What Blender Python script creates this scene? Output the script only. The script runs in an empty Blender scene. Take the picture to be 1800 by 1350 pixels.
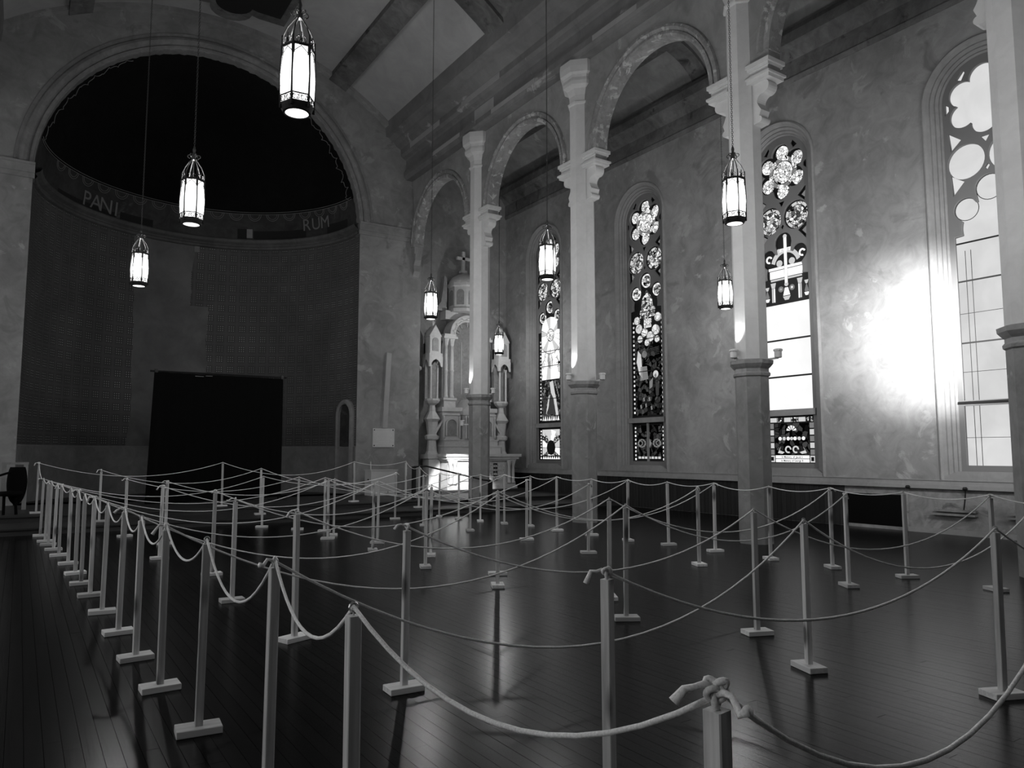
import bpy, bmesh, math, random
from math import sin, cos, pi, radians as RAD
from mathutils import Vector, Matrix
random.seed(7)
S = bpy.context.scene
COL = S.collection

# ------------------------------------------------------------------ camera, world, exposure
LANTERN_W, WIN_E, LEFT_WIN_E = 195.0, 0.60, 2.4
YAW, PITCH, FPX = 0.5813, 0.09226, 1311.0
cd = bpy.data.cameras.new('camera'); cam = bpy.data.objects.new('camera', cd); COL.objects.link(cam)
cd.sensor_fit = 'HORIZONTAL'; cd.sensor_width = 36.0; cd.lens = 36.0 * FPX / 1800.0
cd.clip_start = 0.05; cd.clip_end = 200
F_ = Vector((sin(YAW) * cos(PITCH), cos(YAW) * cos(PITCH), sin(PITCH)))
R_ = Vector((cos(YAW), -sin(YAW), 0)); U_ = R_.cross(F_)
cam.matrix_world = Matrix(((R_.x, U_.x, -F_.x, 0), (R_.y, U_.y, -F_.y, 0), (R_.z, U_.z, -F_.z, 1.5), (0, 0, 0, 1)))
S.camera = cam
w = bpy.data.worlds.new('world'); S.world = w; w.use_nodes = True
w.node_tree.nodes['Background'].inputs[0].default_value = (1, 1, 1, 1)
w.node_tree.nodes['Background'].inputs[1].default_value = 0.02
S.view_settings.view_transform = 'Standard'; S.view_settings.look = 'None'
S.view_settings.exposure = 0.35; S.view_settings.gamma = 1.0
S.view_settings.use_curve_mapping = False
S.cycles.max_bounces = 6; S.cycles.diffuse_bounces = 3; S.cycles.glossy_bounces = 3
S.cycles.use_denoising = True
S.cycles.sample_clamp_indirect = 4.0

# ------------------------------------------------------------------ layout (metres; +Y runs up the nave to the apse)
YE = 21.6            # end wall
XC = 4.22            # nave centre line
RA = 4.3             # apse radius
ZS = 8.5             # springing of the apse arch
XR = 14.45           # aisle wall
XCOL, XCOLL = 10.4, 2 * XC - 10.4
YCOL = (17.45, 12.92, 8.36, 4.1)
YAE = 22.4           # end of the aisle

# ------------------------------------------------------------------ materials
def new_mat(name):
    m = bpy.data.materials.new(name); m.use_nodes = True
    n = m.node_tree.nodes; b = n['Principled BSDF']; return m, m.node_tree, b
def g(v): return (v, v, v, 1)
def simple(name, c, rough=0.6, metal=0.0, spec=0.5):
    m, t, b = new_mat(name)
    b.inputs['Base Color'].default_value = g(c); b.inputs['Roughness'].default_value = rough
    b.inputs['Metallic'].default_value = metal; b.inputs['Specular IOR Level'].default_value = spec
    return m
def N(t, kind, **kw):
    n = t.nodes.new(kind)
    for k, v in kw.items():
        if k.startswith('i_'): n.inputs[int(k[2:])].default_value = v
        else: setattr(n, k, v)
    return n
def ramp(t, stops):
    r = t.nodes.new('ShaderNodeValToRGB'); e = r.color_ramp.elements
    e[0].position, e[0].color = stops[0][0], g(stops[0][1]); e[1].position, e[1].color = stops[1][0], g(stops[1][1])
    for p, v in stops[2:]:
        x = e.new(p); x.color = g(v)
    return r
def noise(t, src, scale, detail=4, rough=0.55, dist=0.0):
    n = t.nodes.new('ShaderNodeTexNoise'); n.inputs['Scale'].default_value = scale
    n.inputs['Detail'].default_value = detail; n.inputs['Roughness'].default_value = rough
    n.inputs['Distortion'].default_value = dist; t.links.new(src, n.inputs['Vector']); return n
def mixc(t, fac, a, b, mode='MIX'):
    m = t.nodes.new('ShaderNodeMix'); m.data_type = 'RGBA'; m.blend_type = mode
    for sock, v in ((m.inputs[0], fac), (m.inputs[6], a), (m.inputs[7], b)):
        if hasattr(v, 'is_linked'): t.links.new(v, sock)
        elif isinstance(v, (int, float)) and sock.type == 'RGBA': sock.default_value = g(v)
        else: sock.default_value = v
    return m.outputs[2]
def math_(t, op, a, b=None):
    m = t.nodes.new('ShaderNodeMath'); m.operation = op
    for i, v in enumerate((a, b)):
        if v is None: continue
        if hasattr(v, 'is_linked'): t.links.new(v, m.inputs[i])
        else: m.inputs[i].default_value = v
    return m.outputs[0]
def bump(t, b, h, strength=0.3, dist=0.02):
    n = t.nodes.new('ShaderNodeBump'); n.inputs['Strength'].default_value = strength; n.inputs['Distance'].default_value = dist
    t.links.new(h, n.inputs['Height']); t.links.new(n.outputs[0], b.inputs['Normal'])
def plaster(name, c, flake=None, var=0.35, lo=0.58, scale=1.0, rough=0.85, dark=None):
    m, t, b = new_mat(name); tc = N(t, 'ShaderNodeTexCoord'); v = tc.outputs['Object']
    n1 = noise(t, v, 0.55 * scale, 6, 0.6, 0.4); r1 = ramp(t, [(0.3, c * (1 - var)), (0.7, c * (1 + var))]); t.links.new(n1.outputs[0], r1.inputs[0])
    col = r1.outputs[0]
    n2 = noise(t, v, 1.9 * scale, 9, 0.62, 0.5)
    n6 = noise(t, v, 2.6 * scale, 8, 0.65, 1.2); r6 = ramp(t, [(0.32, 1 - 0.75 * var), (0.68, 1 + 0.55 * var)]); t.links.new(n6.outputs[0], r6.inputs[0]); col = mixc(t, 1.0, col, r6.outputs[0], 'MULTIPLY')
    if flake is not None:
        r2 = ramp(t, [(lo, 0), (lo + 0.05, 1)]); t.links.new(n2.outputs[0], r2.inputs[0]); col = mixc(t, r2.outputs[0], col, flake)
    if dark is not None:
        n3 = noise(t, v, 1.3 * scale, 7, 0.6, 0.8); r3 = ramp(t, [(0.6, 0), (0.68, 1)]); t.links.new(n3.outputs[0], r3.inputs[0]); col = mixc(t, r3.outputs[0], col, dark)
    t.links.new(col, b.inputs['Base Color']); b.inputs['Roughness'].default_value = rough; b.inputs['Specular IOR Level'].default_value = 0.25
    bump(t, b, n2.outputs[0], 0.35, 0.02)
    return m
def wood(name, c, var=0.4, rough=0.6, zscale=1.0, axis=2, grain=40, spec=0.4, knots=False):
    m, t, b = new_mat(name); tc = N(t, 'ShaderNodeTexCoord'); oi = N(t, 'ShaderNodeObjectInfo')
    geo = N(t, 'ShaderNodeNewGeometry')
    mp = N(t, 'ShaderNodeMapping'); sc = [grain, grain, grain]; sc[axis] = 1.6 * zscale; mp.inputs['Scale'].default_value = sc
    t.links.new(tc.outputs['Object'], mp.inputs[0])
    rnd = math_(t, 'ADD', math_(t, 'MULTIPLY', oi.outputs['Random'], 50.0), math_(t, 'MULTIPLY', geo.outputs['Random Per Island'], 31.0))
    ad = N(t, 'ShaderNodeVectorMath', operation='ADD'); t.links.new(mp.outputs[0], ad.inputs[0]); t.links.new(rnd, ad.inputs[1])
    n1 = noise(t, ad.outputs[0], 1.0, 5, 0.6, 0.3)
    r = ramp(t, [(0.25, c * (1 - var)), (0.75, c * (1 + var))]); t.links.new(n1.outputs[0], r.inputs[0])
    fr = math_(t, 'FRACT', math_(t, 'MULTIPLY', rnd, 7.13))
    tone = ramp(t, [(0, 0.72), (1, 1.25)]); t.links.new(fr, tone.inputs[0])
    col = mixc(t, 1.0, r.outputs[0], tone.outputs[0], 'MULTIPLY')
    if knots:
        mk = N(t, 'ShaderNodeMapping'); mk.inputs['Scale'].default_value = (14, 14, 5); t.links.new(tc.outputs['Object'], mk.inputs[0])
        ak = N(t, 'ShaderNodeVectorMath', operation='ADD'); t.links.new(mk.outputs[0], ak.inputs[0]); t.links.new(rnd, ak.inputs[1])
        vo = N(t, 'ShaderNodeTexVoronoi'); vo.inputs['Scale'].default_value = 0.55; t.links.new(ak.outputs[0], vo.inputs['Vector'])
        rk = ramp(t, [(0.13, 0.2), (0.30, 1.0)]); t.links.new(vo.outputs['Distance'], rk.inputs[0])
        col = mixc(t, 1.0, col, rk.outputs[0], 'MULTIPLY')
    t.links.new(col, b.inputs['Base Color']); b.inputs['Roughness'].default_value = rough; b.inputs['Specular IOR Level'].default_value = spec
    bump(t, b, n1.outputs[0], 0.15, 0.004)
    return m
def emit(name, strength, var=0.0):
    m = bpy.data.materials.new(name); m.use_nodes = True; t = m.node_tree; t.nodes.clear()
    o = N(t, 'ShaderNodeOutputMaterial'); e = N(t, 'ShaderNodeEmission'); t.links.new(e.outputs[0], o.inputs[0])
    e.inputs[1].default_value = strength
    if var:
        tc = N(t, 'ShaderNodeTexCoord'); n = noise(t, tc.outputs['Object'], 1.4, 4, 0.5, 0.4)
        r = ramp(t, [(0.3, 1 - var), (0.7, 1)]); t.links.new(n.outputs[0], r.inputs[0]); t.links.new(r.outputs[0], e.inputs[0])
    return m
def stained(name, scale, lo, hi, lead=0.035, thr=0.0, seed=0.0, strength=1.0):
    """daylit leaded glass: one tone per leaded piece, black cames between them"""
    m = bpy.data.materials.new(name); m.use_nodes = True; t = m.node_tree; t.nodes.clear()
    o = N(t, 'ShaderNodeOutputMaterial'); e = N(t, 'ShaderNodeEmission'); t.links.new(e.outputs[0], o.inputs[0])
    tc = N(t, 'ShaderNodeTexCoord'); sp = N(t, 'ShaderNodeSeparateXYZ'); t.links.new(tc.outputs['Object'], sp.inputs[0])
    cb = N(t, 'ShaderNodeCombineXYZ'); t.links.new(sp.outputs[1], cb.inputs[0]); t.links.new(sp.outputs[2], cb.inputs[1])
    cb.inputs[2].default_value = seed
    a = N(t, 'ShaderNodeTexVoronoi'); a.inputs['Scale'].default_value = scale; t.links.new(cb.outputs[0], a.inputs['Vector'])
    d = N(t, 'ShaderNodeTexVoronoi', feature='DISTANCE_TO_EDGE'); d.inputs['Scale'].default_value = scale; t.links.new(cb.outputs[0], d.inputs['Vector'])
    sx = N(t, 'ShaderNodeSeparateColor'); t.links.new(a.outputs['Color'], sx.inputs[0])
    r = ramp(t, [(thr, lo), (1.0, hi)]); t.links.new(sx.outputs[0], r.inputs[0])
    ln = math_(t, 'GREATER_THAN', d.outputs['Distance'], lead)
    col = mixc(t, ln, 0.0, r.outputs[0]); t.links.new(col, e.inputs[0]); e.inputs[1].default_value = strength
    return m
M = {}
M['wall'] = plaster('plaster_wall', 0.27, 0.35, 0.25, 0.60, 0.9, dark=0.20)
M['pier'] = plaster('plaster_pier', 0.26, 0.34, 0.25, 0.60, 0.8, dark=0.19)
M['arcade'] = plaster('plaster_arcade', 0.27, 0.36, 0.25, 0.62, 0.8)
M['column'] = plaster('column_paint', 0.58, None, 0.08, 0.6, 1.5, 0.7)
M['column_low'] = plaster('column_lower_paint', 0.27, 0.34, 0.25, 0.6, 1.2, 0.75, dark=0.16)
M['peel'] = plaster('peeling_moulding', 0.24, 0.44, 0.3, 0.56, 2.6)
M['vault'] = plaster('vault_panel', 0.34, None, 0.12, 0.6, 0.6)
M['beam'] = plaster('ceiling_beam', 0.13, 0.2, 0.4, 0.66, 1.2, dark=0.05)
M['cornice'] = plaster('cornice_paint', 0.19, 0.36, 0.25, 0.64, 0.5)
M['frame'] = plaster('window_frame', 0.27, None, 0.15, 0.6, 1.5)
M['tracery'] = simple('tracery_paint', 0.16, 0.7)
M['medallion'] = simple('medallion_dark', 0.006, 0.9)
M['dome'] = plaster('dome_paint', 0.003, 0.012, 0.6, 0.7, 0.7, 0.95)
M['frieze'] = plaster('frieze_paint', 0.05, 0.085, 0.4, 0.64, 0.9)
M['frieze_dark'] = simple('frieze_patch', 0.012, 0.9)
M['gilt'] = simple('stencil_line', 0.19, 0.8)
M['dado'] = plaster('dado_paint', 0.22, None, 0.2)
M['cord'] = plaster('arch_moulding_paint', 0.2, 0.3, 0.25, 0.64, 1.5)
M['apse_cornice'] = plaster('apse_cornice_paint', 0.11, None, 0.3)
M['void'] = simple('black_cloth', 0.0035, 0.95, 0, 0.1)
M['black'] = simple('black_metal', 0.012, 0.5, 0.3)
M['chairblack'] = simple('black_vinyl', 0.0025, 0.8, 0, 0.1)
M['iron'] = simple('dark_iron', 0.055, 0.5, 0.5)
M['iron_silhouette'] = simple('silhouette_iron', 0.02, 0.7, 0.0, 0.2)  # lantern iron coloured darker so bars stay silhouettes against the glowing panes
M['white'] = plaster('white_paint', 0.55, None, 0.06, 0.6, 2.0, 0.5)
M['board'] = plaster('pale_board', 0.38, None, 0.1)
M['marble'] = plaster('white_marble', 0.52, None, 0.12, 0.6, 2.5, 0.5)
M['marble_dark'] = plaster('grey_marble', 0.26, None, 0.25, 0.6, 3.0, 0.5)
M['pine'] = wood('pine', 0.52, 0.32, 0.6, 1.0, 2, 38, 0.4, True)
M['pine_base'] = wood('pine_foot', 0.60, 0.25, 0.6, 1.0, 0, 38, 0.4)
M['rope'] = None
m, t, b = new_mat('cotton_rope'); M['rope'] = m
tc = N(t, 'ShaderNodeTexCoord'); wv = N(t, 'ShaderNodeTexNoise'); wv.inputs['Scale'].default_value = 160; t.links.new(tc.outputs['Object'], wv.inputs['Vector'])
rr = ramp(t, [(0.3, 0.68), (0.7, 0.95)]); t.links.new(wv.outputs[0], rr.inputs[0]); t.links.new(rr.outputs[0], b.inputs['Base Color']); b.inputs['Roughness'].default_value = 0.9
bump(t, b, wv.outputs[0], 0.5, 0.002)
M['floor'] = wood('floor_board', 0.006, 0.6, 0.24, 1.0, 1, 26, 0.06)
M['riser'] = wood('step_board', 0.035, 0.4, 0.5, 1.0, 0, 20, 0.4)
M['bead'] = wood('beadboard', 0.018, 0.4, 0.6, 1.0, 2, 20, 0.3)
M['subfloor'] = simple('subfloor', 0.008, 0.9)
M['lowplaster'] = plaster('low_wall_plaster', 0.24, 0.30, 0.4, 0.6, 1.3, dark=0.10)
M['steel'] = simple('zinc_hook', 0.5, 0.35, 0.9)
M['fixture'] = simple('fixture_grey', 0.62, 0.5)
m = bpy.data.materials.new('lantern_glass'); m.use_nodes = True; t = m.node_tree; t.nodes.clear(); M['lamp'] = m
o_ = N(t, 'ShaderNodeOutputMaterial'); e_ = N(t, 'ShaderNodeEmission'); e_.inputs[1].default_value = 2.6; tr_ = N(t, 'ShaderNodeBsdfTransparent'); mx_ = N(t, 'ShaderNodeMixShader'); mx_.inputs[0].default_value = 0.55
t.links.new(tr_.outputs[0], mx_.inputs[1]); t.links.new(e_.outputs[0], mx_.inputs[2]); t.links.new(mx_.outputs[0], o_.inputs[0])
M['pane_plain'] = emit('daylit_plain_glass', WIN_E, 0.18)
M['pane_left'] = emit('daylit_side_glass', LEFT_WIN_E)
M['pane_b3'] = emit('daylit_white_glass', 0.82, 0.08)
M['g1'] = emit('glass_tone_one', 0.95); M['g2'] = emit('glass_tone_two', 0.5); M['g3'] = emit('glass_tone_three', 0.16); M['g4'] = emit('glass_tone_four', 0.035)
M['sgB'] = stained('leaded_bright', 13, 0.35, 1.15, 0.05)
M['sgM'] = stained('leaded_mid', 14, 0.05, 0.95, 0.06, 0.2)
M['sgD'] = stained('leaded_dark', 9, 0.001, 0.05, 0.05, 0.3)
M['sgD2'] = stained('leaded_dim', 11, 0.01, 0.16, 0.05, 0.3, 3.0)
M['sgR'] = stained('leaded_rays', 5, 0.55, 1.1, 0.03)
M['sgC'] = stained('leaded_cloud', 7, 0.35, 0.8, 0.02, 0.0, 9.0)
M['lead'] = simple('lead_black', 0.004, 0.8)
M['sgS'] = stained('leaded_small', 24, 0.02, 0.9, 0.09, 0.35, 5.0)
# stencilled apse wall: uv in metres
m, t, b = new_mat('stencilled_wall'); M['stencil'] = m
uv = N(t, 'ShaderNodeUVMap'); sp = N(t, 'ShaderNodeSeparateXYZ'); t.links.new(uv.outputs[0], sp.inputs[0])
u, v = sp.outputs[0], sp.outputs[1]
cu = math_(t, 'FRACT', math_(t, 'DIVIDE', u, 0.34)); cv = math_(t, 'FRACT', math_(t, 'DIVIDE', v, 0.34))
du = math_(t, 'FRACT', math_(t, 'MULTIPLY', cu, 5.0)); dv = math_(t, 'FRACT', math_(t, 'MULTIPLY', cv, 5.0))
d2 = math_(t, 'ADD', math_(t, 'POWER', math_(t, 'SUBTRACT', du, 0.5), 2.0), math_(t, 'POWER', math_(t, 'SUBTRACT', dv, 0.5), 2.0))
dot = math_(t, 'LESS_THAN', d2, 0.07)
inr = math_(t, 'LESS_THAN', math_(t, 'MAXIMUM', math_(t, 'ABSOLUTE', math_(t, 'SUBTRACT', cu, 0.5)), math_(t, 'ABSOLUTE', math_(t, 'SUBTRACT', cv, 0.5))), 0.31)
stripe = math_(t, 'GREATER_THAN', math_(t, 'ABSOLUTE', math_(t, 'SUBTRACT', cu, 0.5)), 0.42)
tc = N(t, 'ShaderNodeTexCoord'); n1 = noise(t, tc.outputs['Object'], 0.6, 6, 0.6, 0.4); wear = ramp(t, [(0.35, 0.25), (0.65, 1.0)]); t.links.new(n1.outputs[0], wear.inputs[0])
base = ramp(t, [(0.3, 0.07), (0.7, 0.115)]); t.links.new(n1.outputs[0], base.inputs[0])
c1 = mixc(t, math_(t, 'MULTIPLY', inr, 0.8), base.outputs[0], 0.065)
c1 = mixc(t, math_(t, 'MULTIPLY', math_(t, 'MULTIPLY', dot, inr), wear.outputs[0]), c1, 0.34)
stripe2 = math_(t, 'GREATER_THAN', math_(t, 'ABSOLUTE', math_(t, 'SUBTRACT', cv, 0.5)), 0.44)
c1 = mixc(t, math_(t, 'MULTIPLY', math_(t, 'MAXIMUM', stripe, stripe2), 0.35), c1, 0.13)
# bare plaster where the high altar stood (u is arc length from the right springing)
wob = math_(t, 'MULTIPLY', math_(t, 'SUBTRACT', n1.outputs[0], 0.5), 0.5)
uu = math_(t, 'ADD', u, wob)
lim = math_(t, 'ADD', 6.05, math_(t, 'MULTIPLY', math_(t, 'GREATER_THAN', v, 6.3), 0.5))
bare = math_(t, 'MULTIPLY', math_(t, 'GREATER_THAN', uu, lim), math_(t, 'LESS_THAN', uu, 8.3))
n4 = noise(t, tc.outputs['Object'], 1.1, 7, 0.6, 0.3); bp = ramp(t, [(0.3, 0.12), (0.7, 0.2)]); t.links.new(n4.outputs[0], bp.inputs[0])
c1 = mixc(t, bare, c1, bp.outputs[0])
t.links.new(c1, b.inputs['Base Color']); b.inputs['Roughness'].default_value = 0.9; b.inputs['Specular IOR Level'].default_value = 0.2

# ------------------------------------------------------------------ mesh helpers
class MB:
    def __init__(s): s.v = []; s.f = []
    def add(s, vs, fs):
        o = len(s.v); s.v += [tuple(x) for x in vs]; s.f += [tuple(i + o for i in f) for f in fs]; return s
    def box(s, c, d, rz=0.0):
        cx, cy, cz = c; hx, hy, hz = d[0] / 2, d[1] / 2, d[2] / 2; cr, sr = cos(rz), sin(rz); vs = []
        for z in (-hz, hz):
            for x, y in ((-hx, -hy), (hx, -hy), (hx, hy), (-hx, hy)): vs.append((cx + x * cr - y * sr, cy + x * sr + y * cr, cz + z))
        return s.add(vs, [(3, 2, 1, 0), (4, 5, 6, 7), (0, 1, 5, 4), (1, 2, 6, 5), (2, 3, 7, 6), (3, 0, 4, 7)])
    def b2(s, x0, x1, y0, y1, z0, z1): return s.box(((x0 + x1) / 2, (y0 + y1) / 2, (z0 + z1) / 2), (x1 - x0, y1 - y0, z1 - z0))
    def lathe(s, prof, n=16, c=(0, 0, 0), rot=0.0, caps=True, sx=1.0, sy=1.0):
        vs = []; fs = []
        for r, z in prof:
            for i in range(n):
                a = rot + 2 * pi * i / n; vs.append((c[0] + r * cos(a) * sx, c[1] + r * sin(a) * sy, c[2] + z))
        for k in range(len(prof) - 1):
            for i in range(n):
                j = (i + 1) % n; fs.append((k * n + i, k * n + j, (k + 1) * n + j, (k + 1) * n + i))
        if caps: fs.append(tuple(reversed(range(n)))); fs.append(tuple(range((len(prof) - 1) * n, len(prof) * n)))
        return s.add(vs, fs)
    def tube(s, pts, r, n=6, closed=False):
        P = [Vector(p) for p in pts]; L = len(P); vs = []; fs = []; up = None
        for i in range(L):
            a = P[(i - 1) % L] if (closed or i) else P[0]; c = P[(i + 1) % L] if (closed or i < L - 1) else P[-1]
            d = (c - a); d = d.normalized() if d.length > 1e-9 else Vector((0, 0, 1))
            if up is None: up = Vector((0, 0, 1)) if abs(d.z) < 0.9 else Vector((1, 0, 0))
            x = d.cross(up)
            if x.length < 1e-6: x = d.orthogonal()
            x.normalize(); y = x.cross(d).normalized(); up = y
            rr = r[i] if isinstance(r, (list, tuple)) else r
            for k in range(n):
                q = P[i] + x * (rr * cos(2 * pi * k / n)) + y * (rr * sin(2 * pi * k / n)); vs.append(q)
        for i in range(L if closed else L - 1):
            for k in range(n):
                a, b2 = i * n + k, i * n + (k + 1) % n; c2, d2 = ((i + 1) % L) * n + (k + 1) % n, ((i + 1) % L) * n + k; fs.append((a, b2, c2, d2))
        if not closed: fs.append(tuple(reversed(range(n)))); fs.append(tuple(range((L - 1) * n, L * n)))
        return s.add(vs, fs)
    def prism(s, poly, mp, d0, d1):
        n = len(poly); vs = [mp(a, b, d0) for a, b in poly] + [mp(a, b, d1) for a, b in poly]
        fs = [tuple(range(n)), tuple(reversed(range(n, 2 * n)))] + [(i, i + n, (i + 1) % n + n, (i + 1) % n) for i in range(n)]
        return s.add(vs, fs)
    def strip(s, rows, closed=False):
        """rows of equal length -> quad grid"""
        n = len(rows[0]); vs = [p for r in rows for p in r]; fs = []
        for i in range(len(rows) - 1):
            for j in range(n if closed else n - 1): fs.append((i * n + j, i * n + (j + 1) % n, (i + 1) * n + (j + 1) % n, (i + 1) * n + j))
        return s.add(vs, fs)
    def mesh(s, name, smooth=False):
        me = bpy.data.meshes.new(name); me.from_pydata(s.v, [], s.f); me.update()
        bm = bmesh.new(); bm.from_mesh(me); bmesh.ops.recalc_face_normals(bm, faces=bm.faces); bm.to_mesh(me); bm.free()
        if smooth:
            for p in me.polygons: p.use_smooth = True
        return me
def tag(o, label=None, cat=None, group=None, kind=None):
    if label: o['label'] = label
    if cat: o['category'] = cat
    if group: o['group'] = group
    if kind: o['kind'] = kind
    return o
def obj(name, mb, mat, parent=None, smooth=False, wparts=True):
    me = mb.mesh(name, smooth) if isinstance(mb, MB) else mb
    if mat is not None and not me.materials: me.materials.append(mat)
    o = bpy.data.objects.new(name, me); COL.objects.link(o)
    if parent is not None:
        o.parent = parent
        if wparts and parent.type == 'EMPTY': o.location = tuple(-x for x in parent.location)   # meshes are in world metres
    return o
def empty(name, loc, label=None, cat=None, group=None, kind=None):
    o = bpy.data.objects.new(name, None); COL.objects.link(o); o.location = loc; o.empty_display_size = 0.1
    return tag(o, label, cat, group, kind)
def local(name, mb, mat, parent, smooth=False): return obj(name, mb, mat, parent, smooth, False)
def dup(root, loc, rz=0.0, label=None, group=None, tilt=(0, 0)):
    def cp(o, par):
        c = o.copy(); COL.objects.link(c); c.parent = par
        for ch in o.children: cp(ch, c)
        return c
    r = cp(root, None); r.location = loc; r.rotation_euler = (tilt[0], tilt[1], rz)
    if label: r['label'] = label
    if group: r['group'] = group
    return r
def plate(name, outer, holes, d0, d1, mp):
    """flat plate with holes, thickness d0..d1, mapped by mp(h, v, d)"""
    cu = bpy.data.curves.new(name, 'CURVE'); cu.dimensions = '2D'; cu.fill_mode = 'BOTH'; cu.extrude = abs(d1 - d0) / 2
    for poly in [outer] + holes:
        sp = cu.splines.new('POLY'); sp.points.add(len(poly) - 1)
        for i, (a, b_) in enumerate(poly): sp.points[i].co = (a, b_, 0, 1)
        sp.use_cyclic_u = True
    o = bpy.data.objects.new(name, cu); COL.objects.link(o)
    me = bpy.data.meshes.new_from_object(o.evaluated_get(bpy.context.evaluated_depsgraph_get()))
    bpy.data.objects.remove(o); bpy.data.curves.remove(cu)
    mid = (d0 + d1) / 2
    for vv in me.vertices: vv.co = mp(vv.co.x, vv.co.y, mid + vv.co.z)
    bm = bmesh.new(); bm.from_mesh(me); bmesh.ops.remove_doubles(bm, verts=bm.verts, dist=1e-5); bmesh.ops.recalc_face_normals(bm, faces=bm.faces); bm.to_mesh(me); bm.free()
    me.name = name
    return me
def arc(cx, cy, r, a0, a1, n): return [(cx + r * cos(a0 + (a1 - a0) * i / n), cy + r * sin(a0 + (a1 - a0) * i / n)) for i in range(n + 1)]
def circ(cx, cy, r, n=24): return [(cx + r * cos(2 * pi * i / n), cy + r * sin(2 * pi * i / n)) for i in range(n)]
def rect(a0, a1, b0, b1): return [(a0, b0), (a1, b0), (a1, b1), (a0, b1)]
def archpoly(hw, z0, zc, n=24, cx=0.0): return [(cx - hw, z0), (cx + hw, z0)] + arc(cx, zc, hw, 0, pi, n)
def archsweep(prof, cx, zc, R, z0, mp, n=40, jambs=True):
    """profile (a outward from radius R, d depth) swept up a jamb, round the arch, down the other jamb"""
    st = []
    if jambs: st.append(((cx + R, z0), (1, 0)))
    st += [((cx + R * cos(pi * i / n), zc + R * sin(pi * i / n)), (cos(pi * i / n), sin(pi * i / n))) for i in range(n + 1)]
    if jambs: st.append(((cx - R, z0), (-1, 0)))
    rows = [[mp(p[0] + a * q[0], p[1] + a * q[1], d) for a, d in prof] for p, q in st]
    m_ = MB().strip(rows, True); k = len(prof)
    m_.f.append(tuple(range(k))); m_.f.append(tuple(range((len(rows) - 1) * k, len(rows) * k)))
    return m_

# ------------------------------------------------------------------ floor
fl = obj('floor', MB().b2(-6.5, XR + 0.3, -6.5, 22.6, -0.2, -0.022), M['subfloor']); tag(fl, 'dark varnished floor of narrow boards running up the nave', 'floor', kind='structure')
PW = 0.083
planks = []
def hash_(i): return random.Random(i * 7919 + 13)
x = -1.9; i = 0
while x < XR - 0.02:
    rg = hash_(i); y = -1.2 - rg.random() * 3.0
    while y < 16.4:
        L = rg.choice((2.4, 3.0, 3.6, 4.2)); y1 = min(y + L, 16.42)
        planks.append((x, y, y1)); y = y1
    x += PW; i += 1
def plank_show(p):
    xm = p[0] + PW / 2; ym = (max(p[1], 0.9) + p[2]) / 2; best = 0
    for yy in (p[1], ym, p[2]):
        dep = xm * F_.x + yy * F_.y
        if dep < 1.2: continue
        lat = (xm * R_.x + yy * R_.y) / dep
        if abs(lat) > 0.70: continue
        best = max(best, (p[2] - p[1]) / dep ** 2.6)
    return best
planks.sort(key=plank_show, reverse=True)
pm = {}
def plank_mb(x, y0, y1): return MB().b2(x + 0.0011, x + PW - 0.0011, y0 + 0.0012, y1 - 0.0012, -0.022, 0.0)
for (px, y0, y1) in planks[:300]:
    L = round(y1 - y0, 3)
    if L not in pm:
        pm[L] = MB().b2(0.0011, PW - 0.0011, 0.0012, L - 0.0012, -0.022, 0.0).mesh('floor_plank'); pm[L].materials.append(M['floor'])
    o = bpy.data.objects.new('floor_plank', pm[L]); COL.objects.link(o); o.parent = fl
    o.location = (px, y0, random.uniform(-0.0007, 0.0))
rest = MB()
for (px, y0, y1) in planks[300:]: rest.v += []; rest.add(*(lambda q: (q.v, q.f))(plank_mb(px, y0, y1)))
tag(obj('far_floor_planks', rest, M['floor'], fl), kind='stuff')
# platform steps
st = obj('platform_step', MB().b2(-6, XR, 16.4, 17.95, -0.02, 0.10).b2(-6, XR, 16.36, 17.95, 0.10, 0.13), M['riser']); tag(st, 'low dark wooden step running along the foot of the platform', 'step', kind='structure')
st = obj('platform_floor', MB().b2(-6, XR, 17.95, YAE, -0.02, 0.22).b2(-6, XR, 17.91, YAE, 0.22, 0.25).prism(arc(XC, YE - 0.02, RA + 0.3, 0, pi, 48), lambda a, b_, d: (a, b_, d), -0.02, 0.25), M['riser']); tag(st, 'dark raised wooden platform floor in front of the apse', 'platform', kind='structure')

# ------------------------------------------------------------------ right aisle wall, windows
WY = (20.05, 15.40, 10.77, 6.33, 1.75)
mpR = lambda h, v, d: (XR + d, -h, v)
wl = obj('wall_right', plate('wall_right', rect(-YAE, 6.5, 0.9, 11.4), [archpoly(0.99, 1.02, 8.2, 28, -y) for y in WY], 0.0, 0.34, mpR), M['wall'])
tag(wl, 'tall peeling plaster aisle wall pierced by round-headed windows', 'wall', kind='structure')
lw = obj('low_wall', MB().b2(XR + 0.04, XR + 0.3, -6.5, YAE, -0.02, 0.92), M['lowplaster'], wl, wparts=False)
tr = obj('trim_1', MB().b2(XR - 0.05, XR + 0.2, -6.5, YAE, 0.83, 0.90).b2(XR - 0.02, XR + 0.2, -6.5, YAE, 0.90, 0.985).b2(XR - 0.035, XR + 0.2, -6.5, YAE, 0.985, 1.0), M['frame']); tag(tr, 'grey chair rail running under the aisle windows', 'trim', kind='structure')
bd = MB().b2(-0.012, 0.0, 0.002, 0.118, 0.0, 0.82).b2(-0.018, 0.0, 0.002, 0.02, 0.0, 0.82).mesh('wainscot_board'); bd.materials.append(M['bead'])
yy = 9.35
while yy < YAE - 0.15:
    o = bpy.data.objects.new('wainscot_board', bd); COL.objects.link(o); o.parent = lw; o.location = (XR + 0.04, yy, 0.005); yy += 0.12
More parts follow.
